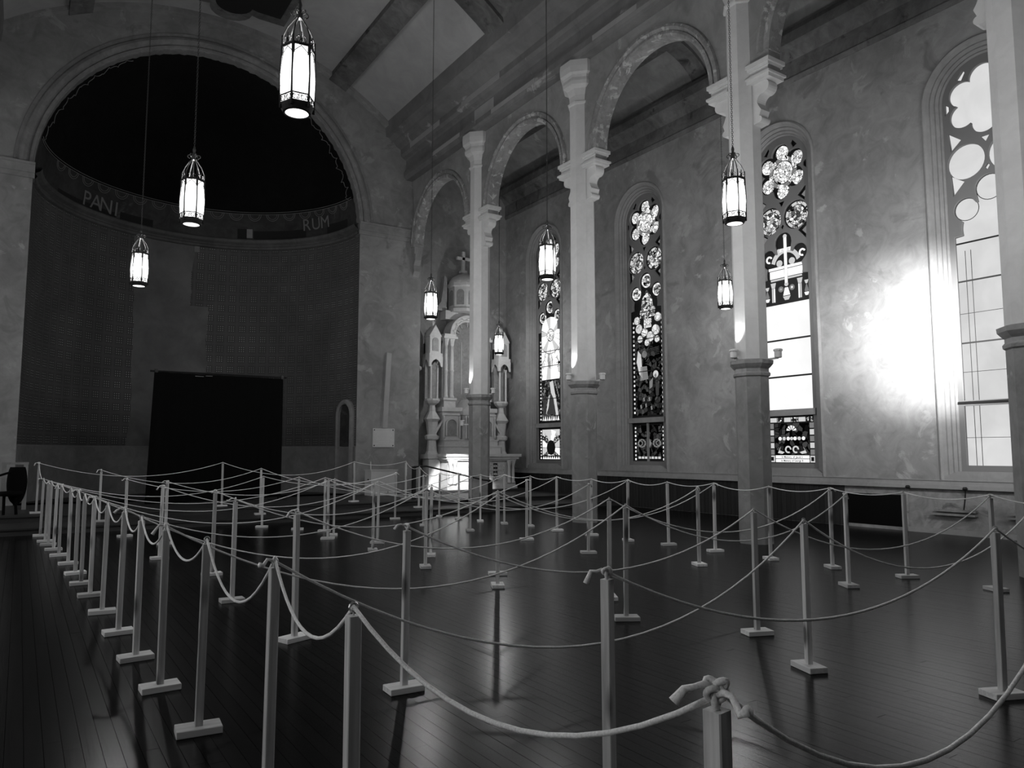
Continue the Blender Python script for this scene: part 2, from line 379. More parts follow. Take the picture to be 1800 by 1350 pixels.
obj('vent_opening', MB().b2(XR + 0.025, XR + 0.06, 8.05, 9.3, 0.06, 0.68), M['void'], lw, wparts=False)
obj('vent_frame', MB().b2(XR + 0.0, XR + 0.05, 8.0, 8.05, 0.02, 0.70).b2(XR + 0.0, XR + 0.05, 8.0, 9.35, 0.0, 0.06), M['lowplaster'], lw, wparts=False)
obj('wall_foot_moulding', MB().b2(XR - 0.04, XR + 0.05, -6.5, 8.0, 0.0, 0.09), M['frame'], lw, wparts=False)
ORDH = {7.95: 'first', 6.9: 'second', 5.85: 'third'}
for yy in (7.95, 6.9, 5.85):
    k = empty('wall_hook', (XR, yy, 0.84), 'dark iron hook %s under the chair rail, %s from the vent opening' % ('knob' if yy > 7.5 else 'with a hanging chain', ORDH[yy]), 'hook', 'hooks under the chair rail')
    obj('hook_knob', MB().lathe([(0.0, -0.035), (0.03, -0.03), (0.045, 0), (0.03, 0.03), (0.0, 0.035)], 10, (XR - 0.075, yy, 0.85)), M['black'], k)
    if yy < 7.5: obj('hanging_chain', MB().tube([(XR - 0.06, yy, 0.82), (XR - 0.05, yy + 0.02, 0.65), (XR - 0.05, yy + 0.05, 0.47)], 0.011, 5), M['black'], k)
for yy in (6.75, 5.45):
    o = obj('wall_bracket', MB().b2(XR - 0.06, XR + 0.05, yy, yy + 0.75, 0.42, 0.455).b2(XR - 0.08, XR + 0.05, yy, yy + 0.8, 0.35, 0.385), M['lowplaster'])
    tag(o, 'pale double ledge fixed to the low wall, %s from the vent opening' % ('first' if yy > 6 else 'second'), 'ledge', 'ledges on the low wall')

def sexfoil(cx, cy, rl, dl, rc, n=120, rot=pi / 2):
    pts = []
    for i in range(n):
        a = 2 * pi * i / n; r = rc
        for k in range(6):
            da = a - (rot + k * pi / 3); s_ = dl * sin(da)
            if cos(da) > 0 and abs(s_) < rl: r = max(r, dl * cos(da) + math.sqrt(rl * rl - s_ * s_))
        pts.append((cx + r * cos(a), cy + r * sin(a)))
    return pts
def lancet(hw=0.64, z0=2.47, n=160):
    cx, cy = 0.0, 5.55; pts = []
    cs = ((0, 6.40, 0.235), (-0.42, 6.08, 0.21), (0.42, 6.08, 0.21), (0, 5.7, 0.5))
    for i in range(n):
        a = 2 * pi * i / n; c, s_ = cos(a), sin(a)
        tx = hw / abs(c) if abs(c) > 1e-6 else 1e9
        tz = ((cy - z0) / -s_) if s_ < -1e-6 else ((0.03) / s_ if s_ > 1e-6 else 1e9)
        r = min(tx, tz)
        for (x0, y0, rr_) in cs:
            dx, dy = x0 - cx, y0 - cy; bq = dx * c + dy * s_; q = bq * bq - dx * dx - dy * dy + rr_ * rr_
            if q > 0 and bq + math.sqrt(q) > 0: r = max(r, bq + math.sqrt(q))
        r = min(r, tx * 1.04)
        pts.append((cx + r * c, cy + r * s_))
    # exact lower corners
    pts += []
    out = []
    for k, p in enumerate(pts):
        out.append(p); q = pts[(k + 1) % n]
        if p[1] > z0 + 1e-4 and abs(q[1] - z0) < 1e-6 and p[0] < 0: out.append((-hw, z0))
        if abs(p[1] - z0) < 1e-6 and q[1] > z0 + 1e-4 and q[0] > 0: out.append((hw, z0))
    return out
HOLES = [sexfoil(0, 8.10, 0.235, 0.425, 0.42), circ(-0.36, 6.98, 0.335, 32), circ(0.36, 6.98, 0.335, 32), lancet(), rect(-0.64, 0.64, 1.27, 2.37),
         [(-0.66, 7.62), (-0.42, 7.42), (-0.62, 7.24)], [(0.66, 7.62), (0.62, 7.24), (0.42, 7.42)],
         [(-0.65, 6.78), (-0.40, 6.60), (-0.62, 6.36)], [(0.65, 6.78), (0.62, 6.36), (0.40, 6.60)],
         [(-0.09, 7.38), (0.09, 7.38), (0, 7.24)], [(-0.05, 6.78), (0, 6.70), (0.05, 6.78), (0, 6.84)],
         [(-0.47, 8.62), (-0.36, 8.57), (-0.29, 8.70), (-0.33, 8.78)], [(0.47, 8.62), (0.33, 8.78), (0.29, 8.70), (0.36, 8.57)],
         [(-0.69, 8.22), (-0.61, 8.14), (-0.61, 8.06), (-0.69, 7.98)], [(0.69, 8.22), (0.69, 7.98), (0.61, 8.06), (0.61, 8.14)]]
GD = 0.275
def flat(name, poly, mat, parent, mp, d=GD, th=0.012):
    return obj(name, MB().prism(poly, mp, d, d + th), mat, parent)
def window(n, yc, label, style, mpf=None, left=False):
    mp = mpf or (lambda h, v, d: (XR + d, yc - h, v))
    base = mp(0, 1.0, 0.25); W = empty('window_%d' % n, base, label, 'window', kind='structure')
    prof = [(0.0, 0.33), (0.0, 0.24), (0.03, 0.20), (0.055, 0.15), (0.085, 0.165), (0.115, 0.10), (0.15, 0.115), (0.185, 0.045), (0.215, 0.055), (0.25, -0.02), (0.29, -0.05), (0.325, -0.03), (0.335, 0.01), (0.335, 0.33)]
    obj('frame_moulding', archsweep(prof, 0, 8.2, 0.70, 1.0, mp), M['frame'], W)
    obj('sill', MB().prism([(-1.0, 1.0), (1.0, 1.0), (1.0, 1.05), (0.72, 1.16), (-0.72, 1.16), (-1.0, 1.05)], mp, -0.02, 0.33), M['frame'], W)
    if left:
        flat('pane', archpoly(0.72, 1.1, 8.2), M['pane_left'], W, mp); return W
    obj('tracery', plate('tracery', archpoly(0.73, 1.12, 8.2, 30), HOLES, 0.19, 0.26, mp), M['tracery'], W)
    tz = {'plain': (2.41, 2.45), 'stained': (2.35, 2.49)}[style]
    obj('transom', MB().prism(rect(-0.72, 0.72, *tz), mp, 0.15, 0.24), M['lead' if style == 'plain' else 'frame'], W)
    return W
def plain_pane(W, mp, poly, mat): return flat('pane', poly, mat, W, mp)
def bar(W, mp, z, th=0.028, u0=-0.66, u1=0.66, d=0.255): return obj('saddle_bar', MB().prism(rect(u0, u1, z, z + th), mp, d, d + 0.018), M['lead'], W)
def grow(poly, k):
    cx = sum(p[0] for p in poly) / len(poly); cy = sum(p[1] for p in poly) / len(poly)
    return [(cx + (a - cx) * k, cy + (b_ - cy) * k) for a, b_ in poly]
def upper_plain(W, mp):
    for h in HOLES[:3] + HOLES[5:]: plain_pane(W, mp, grow(h, 1.05), M['pane_plain'])
# window 4: all plain glass
def mpw(yc): return lambda h, v, d: (XR + d, yc - h, v)
mp = mpw(WY[3]); W4 = window(4, WY[3], 'arched traceried window with plain frosted panes beside the glowing wall', 'plain'); upper_plain(W4, mp)
zs = [2.50, 3.55, 4.72, 5.45]
for a, b_ in zip(zs[:-1], zs[1:]): plain_pane(W4, mp, rect(-0.66, 0.66, a, b_), M['pane_plain'])
plain_pane(W4, mp, [p for p in grow(lancet(0.64, 5.45), 1.03)], M['pane_plain'])
plain_pane(W4, mp, rect(-0.68, 0.68, 1.2, 2.50), M['pane_plain'])
for z in zs[1:]: bar(W4, mp, z - 0.014)
for z in (1.78, 3.0, 4.1): bar(W4, mp, z, 0.008)
for u_ in (-0.50, -0.40, 0.40, 0.50): obj('leading_line', MB().prism(rect(u_, u_ + 0.007, 1.2, 5.3), mp, 0.262, 0.272), M['lead'], W4)
for cx, cy, r in ((0, 6.40, 0.235), (-0.42, 6.08, 0.21), (0.42, 6.08, 0.21)):
    obj('leading_ring', MB().tube([mp(a, b_, 0.266) for a, b_ in circ(cx, cy, r, 28)], 0.007, 5, True), M['lead'], W4)
# windows 1-3: leaded glass
def rosette(W, mp, cx, cy, r, bright):
    flat('pane', circ(cx, cy, r * 0.72, 24), M[bright], W, mp, GD - 0.01)
    n = 12
    for k in range(n):
        a0, a1 = 2 * pi * (k + 0.06) / n, 2 * pi * (k + 0.94) / n
        q = arc(cx, cy, r * 0.78, a0, a1, 4) + list(reversed(arc(cx, cy, r * 0.98, a0, a1, 4)))
        flat('pane', q, M['g2'] if k % 2 else M['sgS' if r > 0.25 else 'g1'], W, mp, GD - 0.01)
def upper_stained(W, mp, win=''):
    flat('leading', archpoly(0.70, 1.15, 8.2, 24), M['lead'], W, mp, GD + 0.012)
    c = (0, 8.10); flat('pane', circ(c[0], c[1], 0.26, 28), M['sgB'], W, mp)
    for k in range(12):
        a0, a1 = 2 * pi * (k + 0.05) / 12, 2 * pi * (k + 0.95) / 12
        flat('pane', arc(*c, 0.285, a0, a1, 4) + list(reversed(arc(*c, 0.375, a0, a1, 4))), M['g3'] if k % 2 else M['sgB'], W, mp)
    for k in range(6):
        a = pi / 2 + k * pi / 3; flat('pane', circ(c[0] + 0.475 * cos(a), c[1] + 0.475 * sin(a), 0.165, 18), M['sgB'], W, mp)
    for s_ in (-1, 1): rosette(W, mp, 0.36 * s_, 6.98, 0.315, 'sgM')
    for h in HOLES[5:9]: flat('pane', grow(h, 0.55), M['g3'], W, mp)
def poly(W, mp, pts, mat): return flat('pane', pts, M[mat], W, mp, GD - 0.008)
def border(W, mp, z0, z1, hw=0.57, step=0.13, mat='g2'):
    z = z0; k = 0
    while z < z1:
        for s_ in (-1, 1): poly(W, mp, rect(s_ * hw - 0.022, s_ * hw + 0.022, z, z + 0.055), 'g1' if k % 3 == 0 else mat)
        z += step; k += 1
def ray_fan(W, mp, cx, cy, r0, r1, n, a0, a1, hw, z0, mats):
    for k in range(n):
        b0, b1 = a0 + (a1 - a0) * (k + 0.04) / n, a0 + (a1 - a0) * (k + 0.96) / n; q = []
        for a, rr_ in ((b0, r0), (b1, r0), (b1, r1), (b0, r1)):
            px, pz = cx + rr_ * cos(a), cy + rr_ * sin(a)
            if abs(px) > hw: f_ = (hw * (1 if px > 0 else -1) - cx) / (px - cx); px, pz = cx + (px - cx) * f_, cy + (pz - cy) * f_
            if pz < z0: f_ = (z0 - cy) / (pz - cy); px, pz = cx + (px - cx) * f_, cy + (pz - cy) * f_
            q.append((px, pz))
        poly(W, mp, q, mats[k % len(mats)])
def scrolls(W, mp, z0, z1, mat='g3'):
    zc, hh = (z0 + z1) / 2, (z1 - z0) / 2
    for s_ in (-1, 1):
        for rx, rz, cx in ((0.10, 0.5, 0.36), (0.16, 0.8, 0.30)):
            for k in range(10):
                a0, a1 = 2 * pi * k / 10, 2 * pi * (k + 0.8) / 10
                q = [(s_ * (cx + rx * cos(a)), zc + rz * hh * 0.55 * sin(a)) for a in (a0, (a0 + a1) / 2, a1)] + [(s_ * (cx + rx * 0.72 * cos(a)), zc + rz * hh * 0.40 * sin(a)) for a in (a1, (a0 + a1) / 2, a0)]
                poly(W, mp, q, mat)
    poly(W, mp, [(0, zc - hh * 0.5), (0.09, zc), (0, zc + hh * 0.5), (-0.09, zc)], mat)
# --- window 2: clouds over two dark robed figures
mp = mpw(WY[1]); W2 = window(2, WY[1], 'arched stained glass window of bright clouds above dark robed figures', 'stained'); upper_stained(W2, mp)
flat('pane', rect(-0.53, 0.53, 2.56, 4.72), M['sgD'], W2, mp)
for cx, cy, r in ((0, 6.40, 0.2), (-0.42, 6.08, 0.18), (0.42, 6.08, 0.18)): rosette(W2, mp, cx, cy, r, 'sgM')
poly(W2, mp, [(-0.3, 5.35), (-0.18, 5.9), (-0.02, 6.12), (0.02, 6.12), (0.18, 5.9), (0.3, 5.35)], 'sgM')
for k, (cx, cz, r) in enumerate(((-0.34, 5.05, .14), (-0.12, 4.92, .13), (0.12, 4.78, .15), (0.33, 4.95, .15), (-0.42, 5.3, .12), (0.42, 5.3, .13), (-0.3, 4.75, .11), (0.38, 4.68, .1), (-0.02, 4.62, .1), (-0.2, 5.5, .1), (0.22, 5.55, .1))):
    poly(W2, mp, circ(cx, cz, r * 1.02, 16), 'sgC'); obj('leading_ring', MB().tube([mp(a_, b__, GD - 0.012) for a_, b__ in circ(cx, cz, r * 1.02, 18)], 0.008, 4, True), M['lead'], W2)
poly(W2, mp, rect(-0.14, 0.16, 5.08, 5.34), 'sgS'); 
for k in range(5): poly(W2, mp, rect(-0.13 + k * 0.06, -0.10 + k * 0.06, 5.05, 5.3), 'g1')
border(W2, mp, 2.62, 5.3)
poly(W2, mp, [(-0.40, 4.42), (-0.28, 4.3), (-0.22, 3.6), (-0.36, 3.75), (-0.46, 4.1)], 'g2')
poly(W2, mp, circ(-0.14, 4.30, 0.10, 14), 'g3'); poly(W2, mp, circ(-0.10, 4.34, 0.05, 10), 'g4')
poly(W2, mp, [(-0.3, 3.95), (-0.05, 3.95), (0.0, 3.58), (-0.32, 3.55)], 'g3')
poly(W2, mp, circ(0.30, 3.70, 0.10, 14), 'g2'); poly(W2, mp, circ(0.30, 3.66, 0.055, 10), 'g4')
poly(W2, mp, [(0.05, 3.5), (0.18, 3.6), (0.16, 3.35), (0.05, 3.3)], 'g3'); poly(W2, mp, [(0.28, 3.5), (0.42, 3.4), (0.4, 3.1), (0.3, 3.1)], 'g4')
for (a, z) in ((-0.32, 2.75), (-0.12, 2.78), (0.1, 2.7), (-0.2, 2.95), (0.02, 2.95)): poly(W2, mp, [(a, z), (a + .05, z + .02), (a + .03, z + .12), (a - .02, z + .1)], 'g3')
for k in range(5): poly(W2, mp, [(-0.45, 4.35 - k * .035 + .02), (0.45, 4.47 - k * .05), (0.45, 4.455 - k * .05), (-0.45, 4.335 - k * .035 + .02)], 'g4')
flat('pane', rect(-0.50, 0.50, 1.36, 2.28), M['sgD'], W2, mp); scrolls(W2, mp, 1.5, 2.05, 'g3'); border(W2, mp, 1.3, 2.25, 0.555, 0.11)
for k in range(7): poly(W2, mp, rect(-0.44 + k * 0.13, -0.35 + k * 0.13, 1.34, 1.40), 'g2')
obj('mullion', MB().prism(rect(-0.02, 0.02, 1.25, 2.35), mp, 0.2, 0.26), M['frame'], W2)
for z in (4.72, 5.5, 3.8): bar(W2, mp, z, 0.022)
# --- window 1: bright rays around a figure
mp = mpw(WY[0]); W1 = window(1, WY[0], 'arched stained glass window of bright rays above a veiled kneeling figure', 'stained'); upper_stained(W1, mp)
for cx, cy, r in ((0, 6.40, 0.2), (-0.42, 6.08, 0.18), (0.42, 6.08, 0.18)): rosette(W1, mp, cx, cy, r, 'sgS')
ray_fan(W1, mp, 0, 5.45, 0.22, 0.62, 16, 0, 2 * pi, 0.5, 2.6, ('g1', 'g2', 'g1'))
poly(W1, mp, circ(0, 5.45, 0.19, 20), 'sgB')
ray_fan(W1, mp, 0, 5.45, 0.64, 2.2, 14, -pi * 0.86, -pi * 0.14, 0.5, 3.95, ('g1', 'g2', 'g1', 'g1', 'sgR'))
poly(W1, mp, [(-0.14, 4.9), (-0.02, 5.0), (0.05, 4.85), (0.14, 4.6), (0.08, 4.3), (-0.1, 4.35), (-0.18, 4.6)], 'g3'); poly(W1, mp, [(-0.1, 4.8), (0.03, 4.82), (0.02, 4.6), (-0.08, 4.55)], 'g1')
poly(W1, mp, [(-0.45, 4.3), (-0.2, 4.45), (-0.28, 4.0), (-0.45, 3.98)], 'g1')
flat('pane', rect(-0.52, 0.52, 2.56, 3.92), M['sgD2'], W1, mp)
poly(W1, mp, [(-0.06, 3.86), (0.12, 3.9), (0.2, 3.6), (0.34, 3.1), (0.42, 2.75), (0.3, 2.75), (0.16, 3.3), (0.02, 3.5)], 'g2')
poly(W1, mp, [(-0.10, 3.55), (0.0, 3.48), (0.12, 3.3), (0.28, 2.78), (-0.2, 2.78), (-0.1, 3.1)], 'g4'); poly(W1, mp, [(-0.42, 3.4), (-0.3, 3.5), (-0.24, 3.2), (-0.28, 2.8), (-0.44, 2.8)], 'g4'); poly(W1, mp, circ(-0.34, 3.58, 0.055, 12), 'g3')
for k in range(6): poly(W1, mp, [(0.2 + k * .04, 3.85 - k * .09), (0.26 + k * .04, 3.88 - k * .09), (0.3 + k * .03, 3.76 - k * .09)], 'g3')
poly(W1, mp, circ(0.06, 3.75, 0.07, 12), 'g2'); poly(W1, mp, [(-0.12, 3.4), (-0.02, 3.45), (-0.14, 3.0), (-0.26, 2.8)], 'g2')
for k in range(8): poly(W1, mp, [(-0.48 + k * .12, 2.58), (-0.38 + k * .12, 2.58), (-0.42 + k * .12, 2.72)], 'g1' if k % 2 else 'g2')
border(W1, mp, 2.6, 5.3, 0.565, 0.12); border(W1, mp, 1.3, 2.25, 0.555, 0.1)
poly(W1, mp, rect(-0.48, 0.48, 2.08, 2.28), 'g2')
ray_fan(W1, mp, 0, 1.68, 0.25, 0.6, 12, 0, 2 * pi, 0.47, 1.42, ('g2', 'sgS', 'g1'))
for k in range(8): poly(W1, mp, [(-0.46 + k * .12, 1.3), (-0.36 + k * .12, 1.3), (-0.41 + k * .12, 1.39)], 'g1')
for z in (3.93, 4.4, 4.9, 3.3): bar(W1, mp, z, 0.022)
# --- window 3: cross over a pediment, then three plain white panes
mp = mpw(WY[2]); W3 = window(3, WY[2], 'arched window with a stained glass cross above three blank white panes', 'stained'); upper_stained(W3, mp)
cz = 6.05
poly(W3, mp, rect(-0.035, 0.035, 5.45, 6.55), 'g1'); poly(W3, mp, rect(-0.17, -0.045, 6.2, 6.28), 'g1'); poly(W3, mp, rect(0.045, 0.17, 6.2, 6.28), 'g1')
for a, z in ((-0.18, 6.24), (0.18, 6.24), (0, 6.56)): poly(W3, mp, circ(a, z, 0.05, 10), 'g2')
for s_ in (-1, 1):
    q = arc(0, 5.88, 0.40, 0.25, pi / 2 - 0.12, 6) + list(reversed(arc(0, 5.86, 0.31, 0.25, pi / 2 - 0.12, 6))); poly(W3, mp, [(s_ * a, z) for a, z in q], 'g2')
    poly(W3, mp, circ(s_ * 0.17, 5.94, 0.08, 12), 'g2')
    poly(W3, mp, [(s_ * 0.05, 5.86), (s_ * 0.47, 5.86), (s_ * 0.47, 5.80), (s_ * 0.05, 5.80)], 'g1')
    poly(W3, mp, [(s_ * 0.05, 5.78), (s_ * 0.44, 5.78), (s_ * 0.44, 5.60), (s_ * 0.05, 5.60)], 'g1')
    poly(W3, mp, [(s_ * 0.05, 5.58), (s_ * 0.42, 5.58), (s_ * 0.42, 5.54), (s_ * 0.05, 5.54)], 'g2')
    poly(W3, mp, [(s_ * 0.29, 5.50), (s_ * 0.43, 5.50), (s_ * 0.40, 5.38), (s_ * 0.32, 5.38)], 'g2')
    poly(W3, mp, rect(min(s_ * 0.32, s_ * 0.35), max(s_ * 0.32, s_ * 0.35), 5.04, 5.37), 'g1'); poly(W3, mp, rect(min(s_ * 0.37, s_ * 0.40), max(s_ * 0.37, s_ * 0.40), 5.04, 5.37), 'g2')
    poly(W3, mp, circ(s_ * 0.15, 5.32, 0.07, 10), 'g3'); poly(W3, mp, circ(s_ * 0.15, 5.32, 0.03, 8), 'g1')
    poly(W3, mp, arc(s_ * 0.45, 6.08, 0.09, 0.4, 5.0, 10) + list(reversed(arc(s_ * 0.45, 6.08, 0.05, 0.4, 5.0, 10))), 'g1')
    poly(W3, mp, [(s_ * a, z) for a, z in ((0.48, 5.42), (0.58, 5.42), (0.55, 5.34), (0.51, 5.34))], 'g2')
    poly(W3, mp, [(s_ * a, z) for a, z in ((0.525, 5.33), (0.54, 5.33), (0.58, 5.18), (0.53, 5.1), (0.48, 5.18))], 'g3'); poly(W3, mp, [(s_ * a, z) for a, z in ((0.47, 5.14), (0.59, 5.14), (0.56, 5.07), (0.5, 5.07))], 'g1')
poly(W3, mp, circ(0, 5.42, 0.05, 12), 'g2'); poly(W3, mp, [(-0.04, 5.34), (0.04, 5.34), (0.09, 5.16), (-0.09, 5.16)], 'g1'); poly(W3, mp, [(-0.1, 5.14), (0.1, 5.14), (0.05, 5.05), (-0.05, 5.05)], 'g2')
for a, b_ in ((2.50, 3.25), (3.27, 4.11), (4.13, 4.97)): flat('pane', rect(-0.64, 0.64, a, b_), M['pane_b3'], W3, mp, GD - 0.012)
for z in (3.24, 4.10, 4.96): bar(W3, mp, z, 0.04)
flat('pane', rect(-0.45, 0.45, 1.46, 2.18), M['sgD'], W3, mp)
for k in range(6): poly(W3, mp, rect(-0.56 + k * .19, -0.39 + k * .19, 2.21, 2.31), 'sgS' if k % 2 else 'g2')
for k in range(5): poly(W3, mp, rect(0.48, 0.58, 1.46 + k * .15, 1.58 + k * .15), 'g2' if k % 2 else 'g3'); poly(W3, mp, rect(-0.58, -0.48, 1.46 + k * .15, 1.58 + k * .15), 'g2' if k % 2 else 'g3')
for k in range(5):
    a = pi * (0.1 + 0.2 * k); poly(W3, mp, [(0.03 * cos(a), 2.0 + 0.03 * sin(a)), (0.13 * cos(a - .2), 2.0 + 0.13 * sin(a - .2)), (0.13 * cos(a + .2), 2.0 + 0.13 * sin(a + .2))], 'g1')
for s_ in (-1, 1):
    for k in range(3): poly(W3, mp, circ(s_ * (0.09 + .11 * k), 1.83, 0.042, 10), 'g1' if k != 1 else 'g2')
    poly(W3, mp, arc(s_ * 0.10, 1.58, 0.085, 0, 5.2, 12) + list(reversed(arc(s_ * 0.10, 1.58, 0.05, 0, 5.2, 12))), 'g2')
    poly(W3, mp, [(s_ * a, z) for a, z in ((0.2, 1.52), (0.34, 1.56), (0.3, 1.64), (0.38, 1.5), (0.26, 1.48))], 'g2')
poly(W3, mp, circ(0, 1.83, 0.04, 10), 'g2')
for z in (1.29, 1.375): poly(W3, mp, rect(-0.44, 0.44, z, z + 0.07), 'g1')
for s_ in (-1, 1): poly(W3, mp, rect(s_ * 0.53 - 0.06, s_ * 0.53 + 0.06, 1.29, 1.44), 'g2'); flat('pane', rect(s_ * 0.53 - 0.035, s_ * 0.53 + 0.035, 1.32, 1.41), M['lead'], W3, mp, GD - 0.012)
def text_mesh(s_, size, bold=0.0):
    c_ = bpy.data.curves.new('lettering', 'FONT'); c_.body = s_; c_.size = size; c_.align_x = 'CENTER'; c_.extrude = 0.002; c_.offset = bold
    o = bpy.data.objects.new('lettering', c_); COL.objects.link(o)
    me = bpy.data.meshes.new_from_object(o.evaluated_get(bpy.context.evaluated_depsgraph_get())); bpy.data.objects.remove(o); bpy.data.curves.remove(c_); return me
for z, tx in ((1.39, 'In Memory  of  Jacob S'), (1.305, 'In Memory of George B')):
    me = text_mesh(tx, 0.06, 0.0008)
    for vv in me.vertices: vv.co = mp(vv.co.x, z + vv.co.y, GD - 0.012 + vv.co.z)
    obj('lettering', me, M['lead'], W3)
# hidden fifth bay keeps the same plain glass
mp = mpw(WY[4]); W5 = window(5, WY[4], 'plain frosted window of the next bay beyond the plain traceried window', 'plain'); upper_plain(W5, mp)
plain_pane(W5, mp, rect(-0.66, 0.66, 1.2, 5.6), M['pane_plain'])

# ------------------------------------------------------------------ end wall with the apse arch
mpE = lambda h, v, d: (h, YE + d, v)
ew = obj('wall_end', plate('wall_end', rect(XCOLL - 0.3, 10.62, -0.02, 14.2), [archpoly(RA, 0.25, ZS, 48, XC)], 0.0, 0.3, mpE), M['pier'])
tag(ew, 'peeling plaster end wall around the great apse arch', 'wall', kind='structure')
prof = [(0.0, 0.32), (0.0, 0.02), (0.04, -0.03), (0.10, -0.04), (0.13, 0.0), (0.17, -0.06), (0.25, -0.09), (0.32, -0.07), (0.36, -0.02), (0.44, -0.03), (0.46, 0.05), (0.46, 0.32)]
obj('arch_moulding', archsweep(prof, XC, ZS, RA - 0.01, 0, mpE, 64, False), M['cord'], ew, wparts=False)
for x0, x1 in ((XCOLL - 0.3, XC - RA + 0.04), (XC + RA - 0.04, 10.2)):
    obj('impost_moulding', MB().b2(x0, x1, YE - 0.10, YE + 0.3, 8.42, 8.62).b2(x0, x1, YE - 0.06, YE + 0.3, 8.30, 8.42).b2(x0, x1, YE - 0.14, YE + 0.3, 8.62, 8.68), M['pier'], ew, wparts=False)
obj('pier_return', MB().b2(10.2, 10.62, YE + 0.28, YAE + 0.1, -0.02, 14), M['pier'], ew, wparts=False)
we = obj('wall_aisle_end', MB().b2(10.6, XR + 0.3, YAE, YAE + 0.3, -0.02, 12), M['wall']); tag(we, 'stained plaster wall behind the side altar', 'wall', kind='structure')
# apse: dado, stencilled wall, cornice, frieze, half dome
ap = empty('wall_apse', (XC, YE, 0.25), 'curved apse wall stencilled in small squares under a black half dome', 'wall', kind='structure')
def ring(r0, z0, r1, z1, n=64):
    return [[(XC + r * cos(pi * i / n), YE + r * sin(pi * i / n), z) for i in range(n + 1)] for r, z in ((r0, z0), (r1, z1))]
me = MB().strip(ring(RA, 1.7, RA, 8.32)).mesh('stencilled_wall', True)
uvl = me.uv_layers.new(name='UVMap')
for lp in me.loops:
    c_ = me.vertices[lp.vertex_index].co; uvl.data[lp.index].uv = (RA * math.atan2(c_.y - YE, c_.x - XC) % (2 * pi * RA), c_.z)
obj('stencilled_wall', me, M['stencil'], ap)
obj('dado', MB().strip(ring(RA - 0.04, 0.2, RA - 0.04, 1.68)).strip(ring(RA - 0.04, 1.68, RA, 1.72)), M['dado'], ap, True)
cpf = [(0.0, 8.30), (-0.07, 8.32), (-0.10, 8.38), (-0.06, 8.42), (-0.06, 8.46), (-0.16, 8.52), (-0.20, 8.60), (-0.16, 8.64), (0.0, 8.64)]
obj('cornice_ring', MB().strip([[(XC + (RA + a) * cos(pi * i / 64), YE + (RA + a) * sin(pi * i / 64), z) for i in range(65)] for a, z in cpf]), M['apse_cornice'], ap)
def domerow(ph, n=64, dr=0.0): return [(XC + (RA - dr) * cos(ph) * cos(pi * i / n), YE + (RA - dr) * cos(ph) * sin(pi * i / n), ZS + (RA - dr) * sin(ph)) for i in range(n + 1)]
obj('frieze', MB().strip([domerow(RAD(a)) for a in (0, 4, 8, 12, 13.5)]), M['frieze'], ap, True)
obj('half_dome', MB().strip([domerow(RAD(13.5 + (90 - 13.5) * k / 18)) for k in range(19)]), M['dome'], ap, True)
def dpt(th, ph, dr=0.03): return (XC + (RA - dr) * cos(ph) * cos(th), YE + (RA - dr) * cos(ph) * sin(th), ZS + (RA - dr) * sin(ph))
def frieze_patch(t0, t1, p0, p1): return MB().strip([[dpt(RAD(t0 + (t1 - t0) * i / 8), RAD(p), 0.012) for i in range(9)] for p in (p0, p1)])
for t0, t1, p0, p1 in ((104, 118, 2.5, 5.5), (65, 69, 2.5, 7), (37, 62, 2.5, 6.2), (11, 25, 2.5, 6.5), (120, 150, 2, 4.5)): obj('frieze_patch', frieze_patch(t0, t1, p0, p1), M['frieze_dark'], ap)
for t0, t1 in ((62.5, 64.8),): obj('frieze_bare_patch', frieze_patch(t0, t1 + 1, 3, 7), M['dado'], ap)
for ph in (13.6, 14.4): obj('stencil_band', MB().tube([dpt(pi * (0.03 + 0.94 * i / 90), RAD(ph), 0.02) for i in range(91)], 0.010, 4), M['gilt'], ap)
k = 0; th = 9.0
while th < 150:
    for rr_ in (2.35, 1.75): obj('stencil_swag', MB().tube([dpt(RAD(th + 3.2 + rr_ * 1.25 * cos(a)), RAD(13.6 + rr_ * 1.25 * sin(a)), 0.02) for a in [pi + pi * j / 12 for j in range(13)]], 0.009, 4), M['gilt'], ap)
    th += 8.2
pts = [dpt(RAD(8 + 1.6 * sin(i * 0.45) + 0.8 * sin(i * 1.1)), RAD(14 + i * 0.45 + 0.5 * sin(i * 0.9)), 0.02) for i in range(140)]
obj('stencil_vine', MB().tube(pts, 0.010, 4), M['gilt'], ap)
pts = [dpt(RAD(172 - 1.6 * sin(i * 0.45) - 0.8 * sin(i * 1.1)), RAD(14 + i * 0.45 + 0.5 * sin(i * 0.9)), 0.02) for i in range(100)]
obj('stencil_vine', MB().tube(pts, 0.010, 4), M['gilt'], ap)
def letters(word, th0, th1, ph, size):
    for i, ch in enumerate(word):
        th = RAD(th0 + (th1 - th0) * i / (len(word) - 1)); me = text_mesh(ch, size)
        p = Vector(dpt(th, RAD(ph), 0.03)); tx = Vector((sin(th), -cos(th), 0))
        for vv in me.vertices: c_ = vv.co.copy(); vv.co = dpt(th - c_.x / RA, RAD(ph) + c_.y / RA, 0.02 - c_.z)
        obj('letter', me, M['gilt'], ap)
letters('PANI', 134, 120, 3.2, 0.62); letters('RUM', 36.5, 26, 5.5, 0.55)
obj('wall_square', MB().box((4.55, YE + 4.27, 8.2), (0.16, 0.03, 0.2), RAD(-5)), M['dado'], ap)
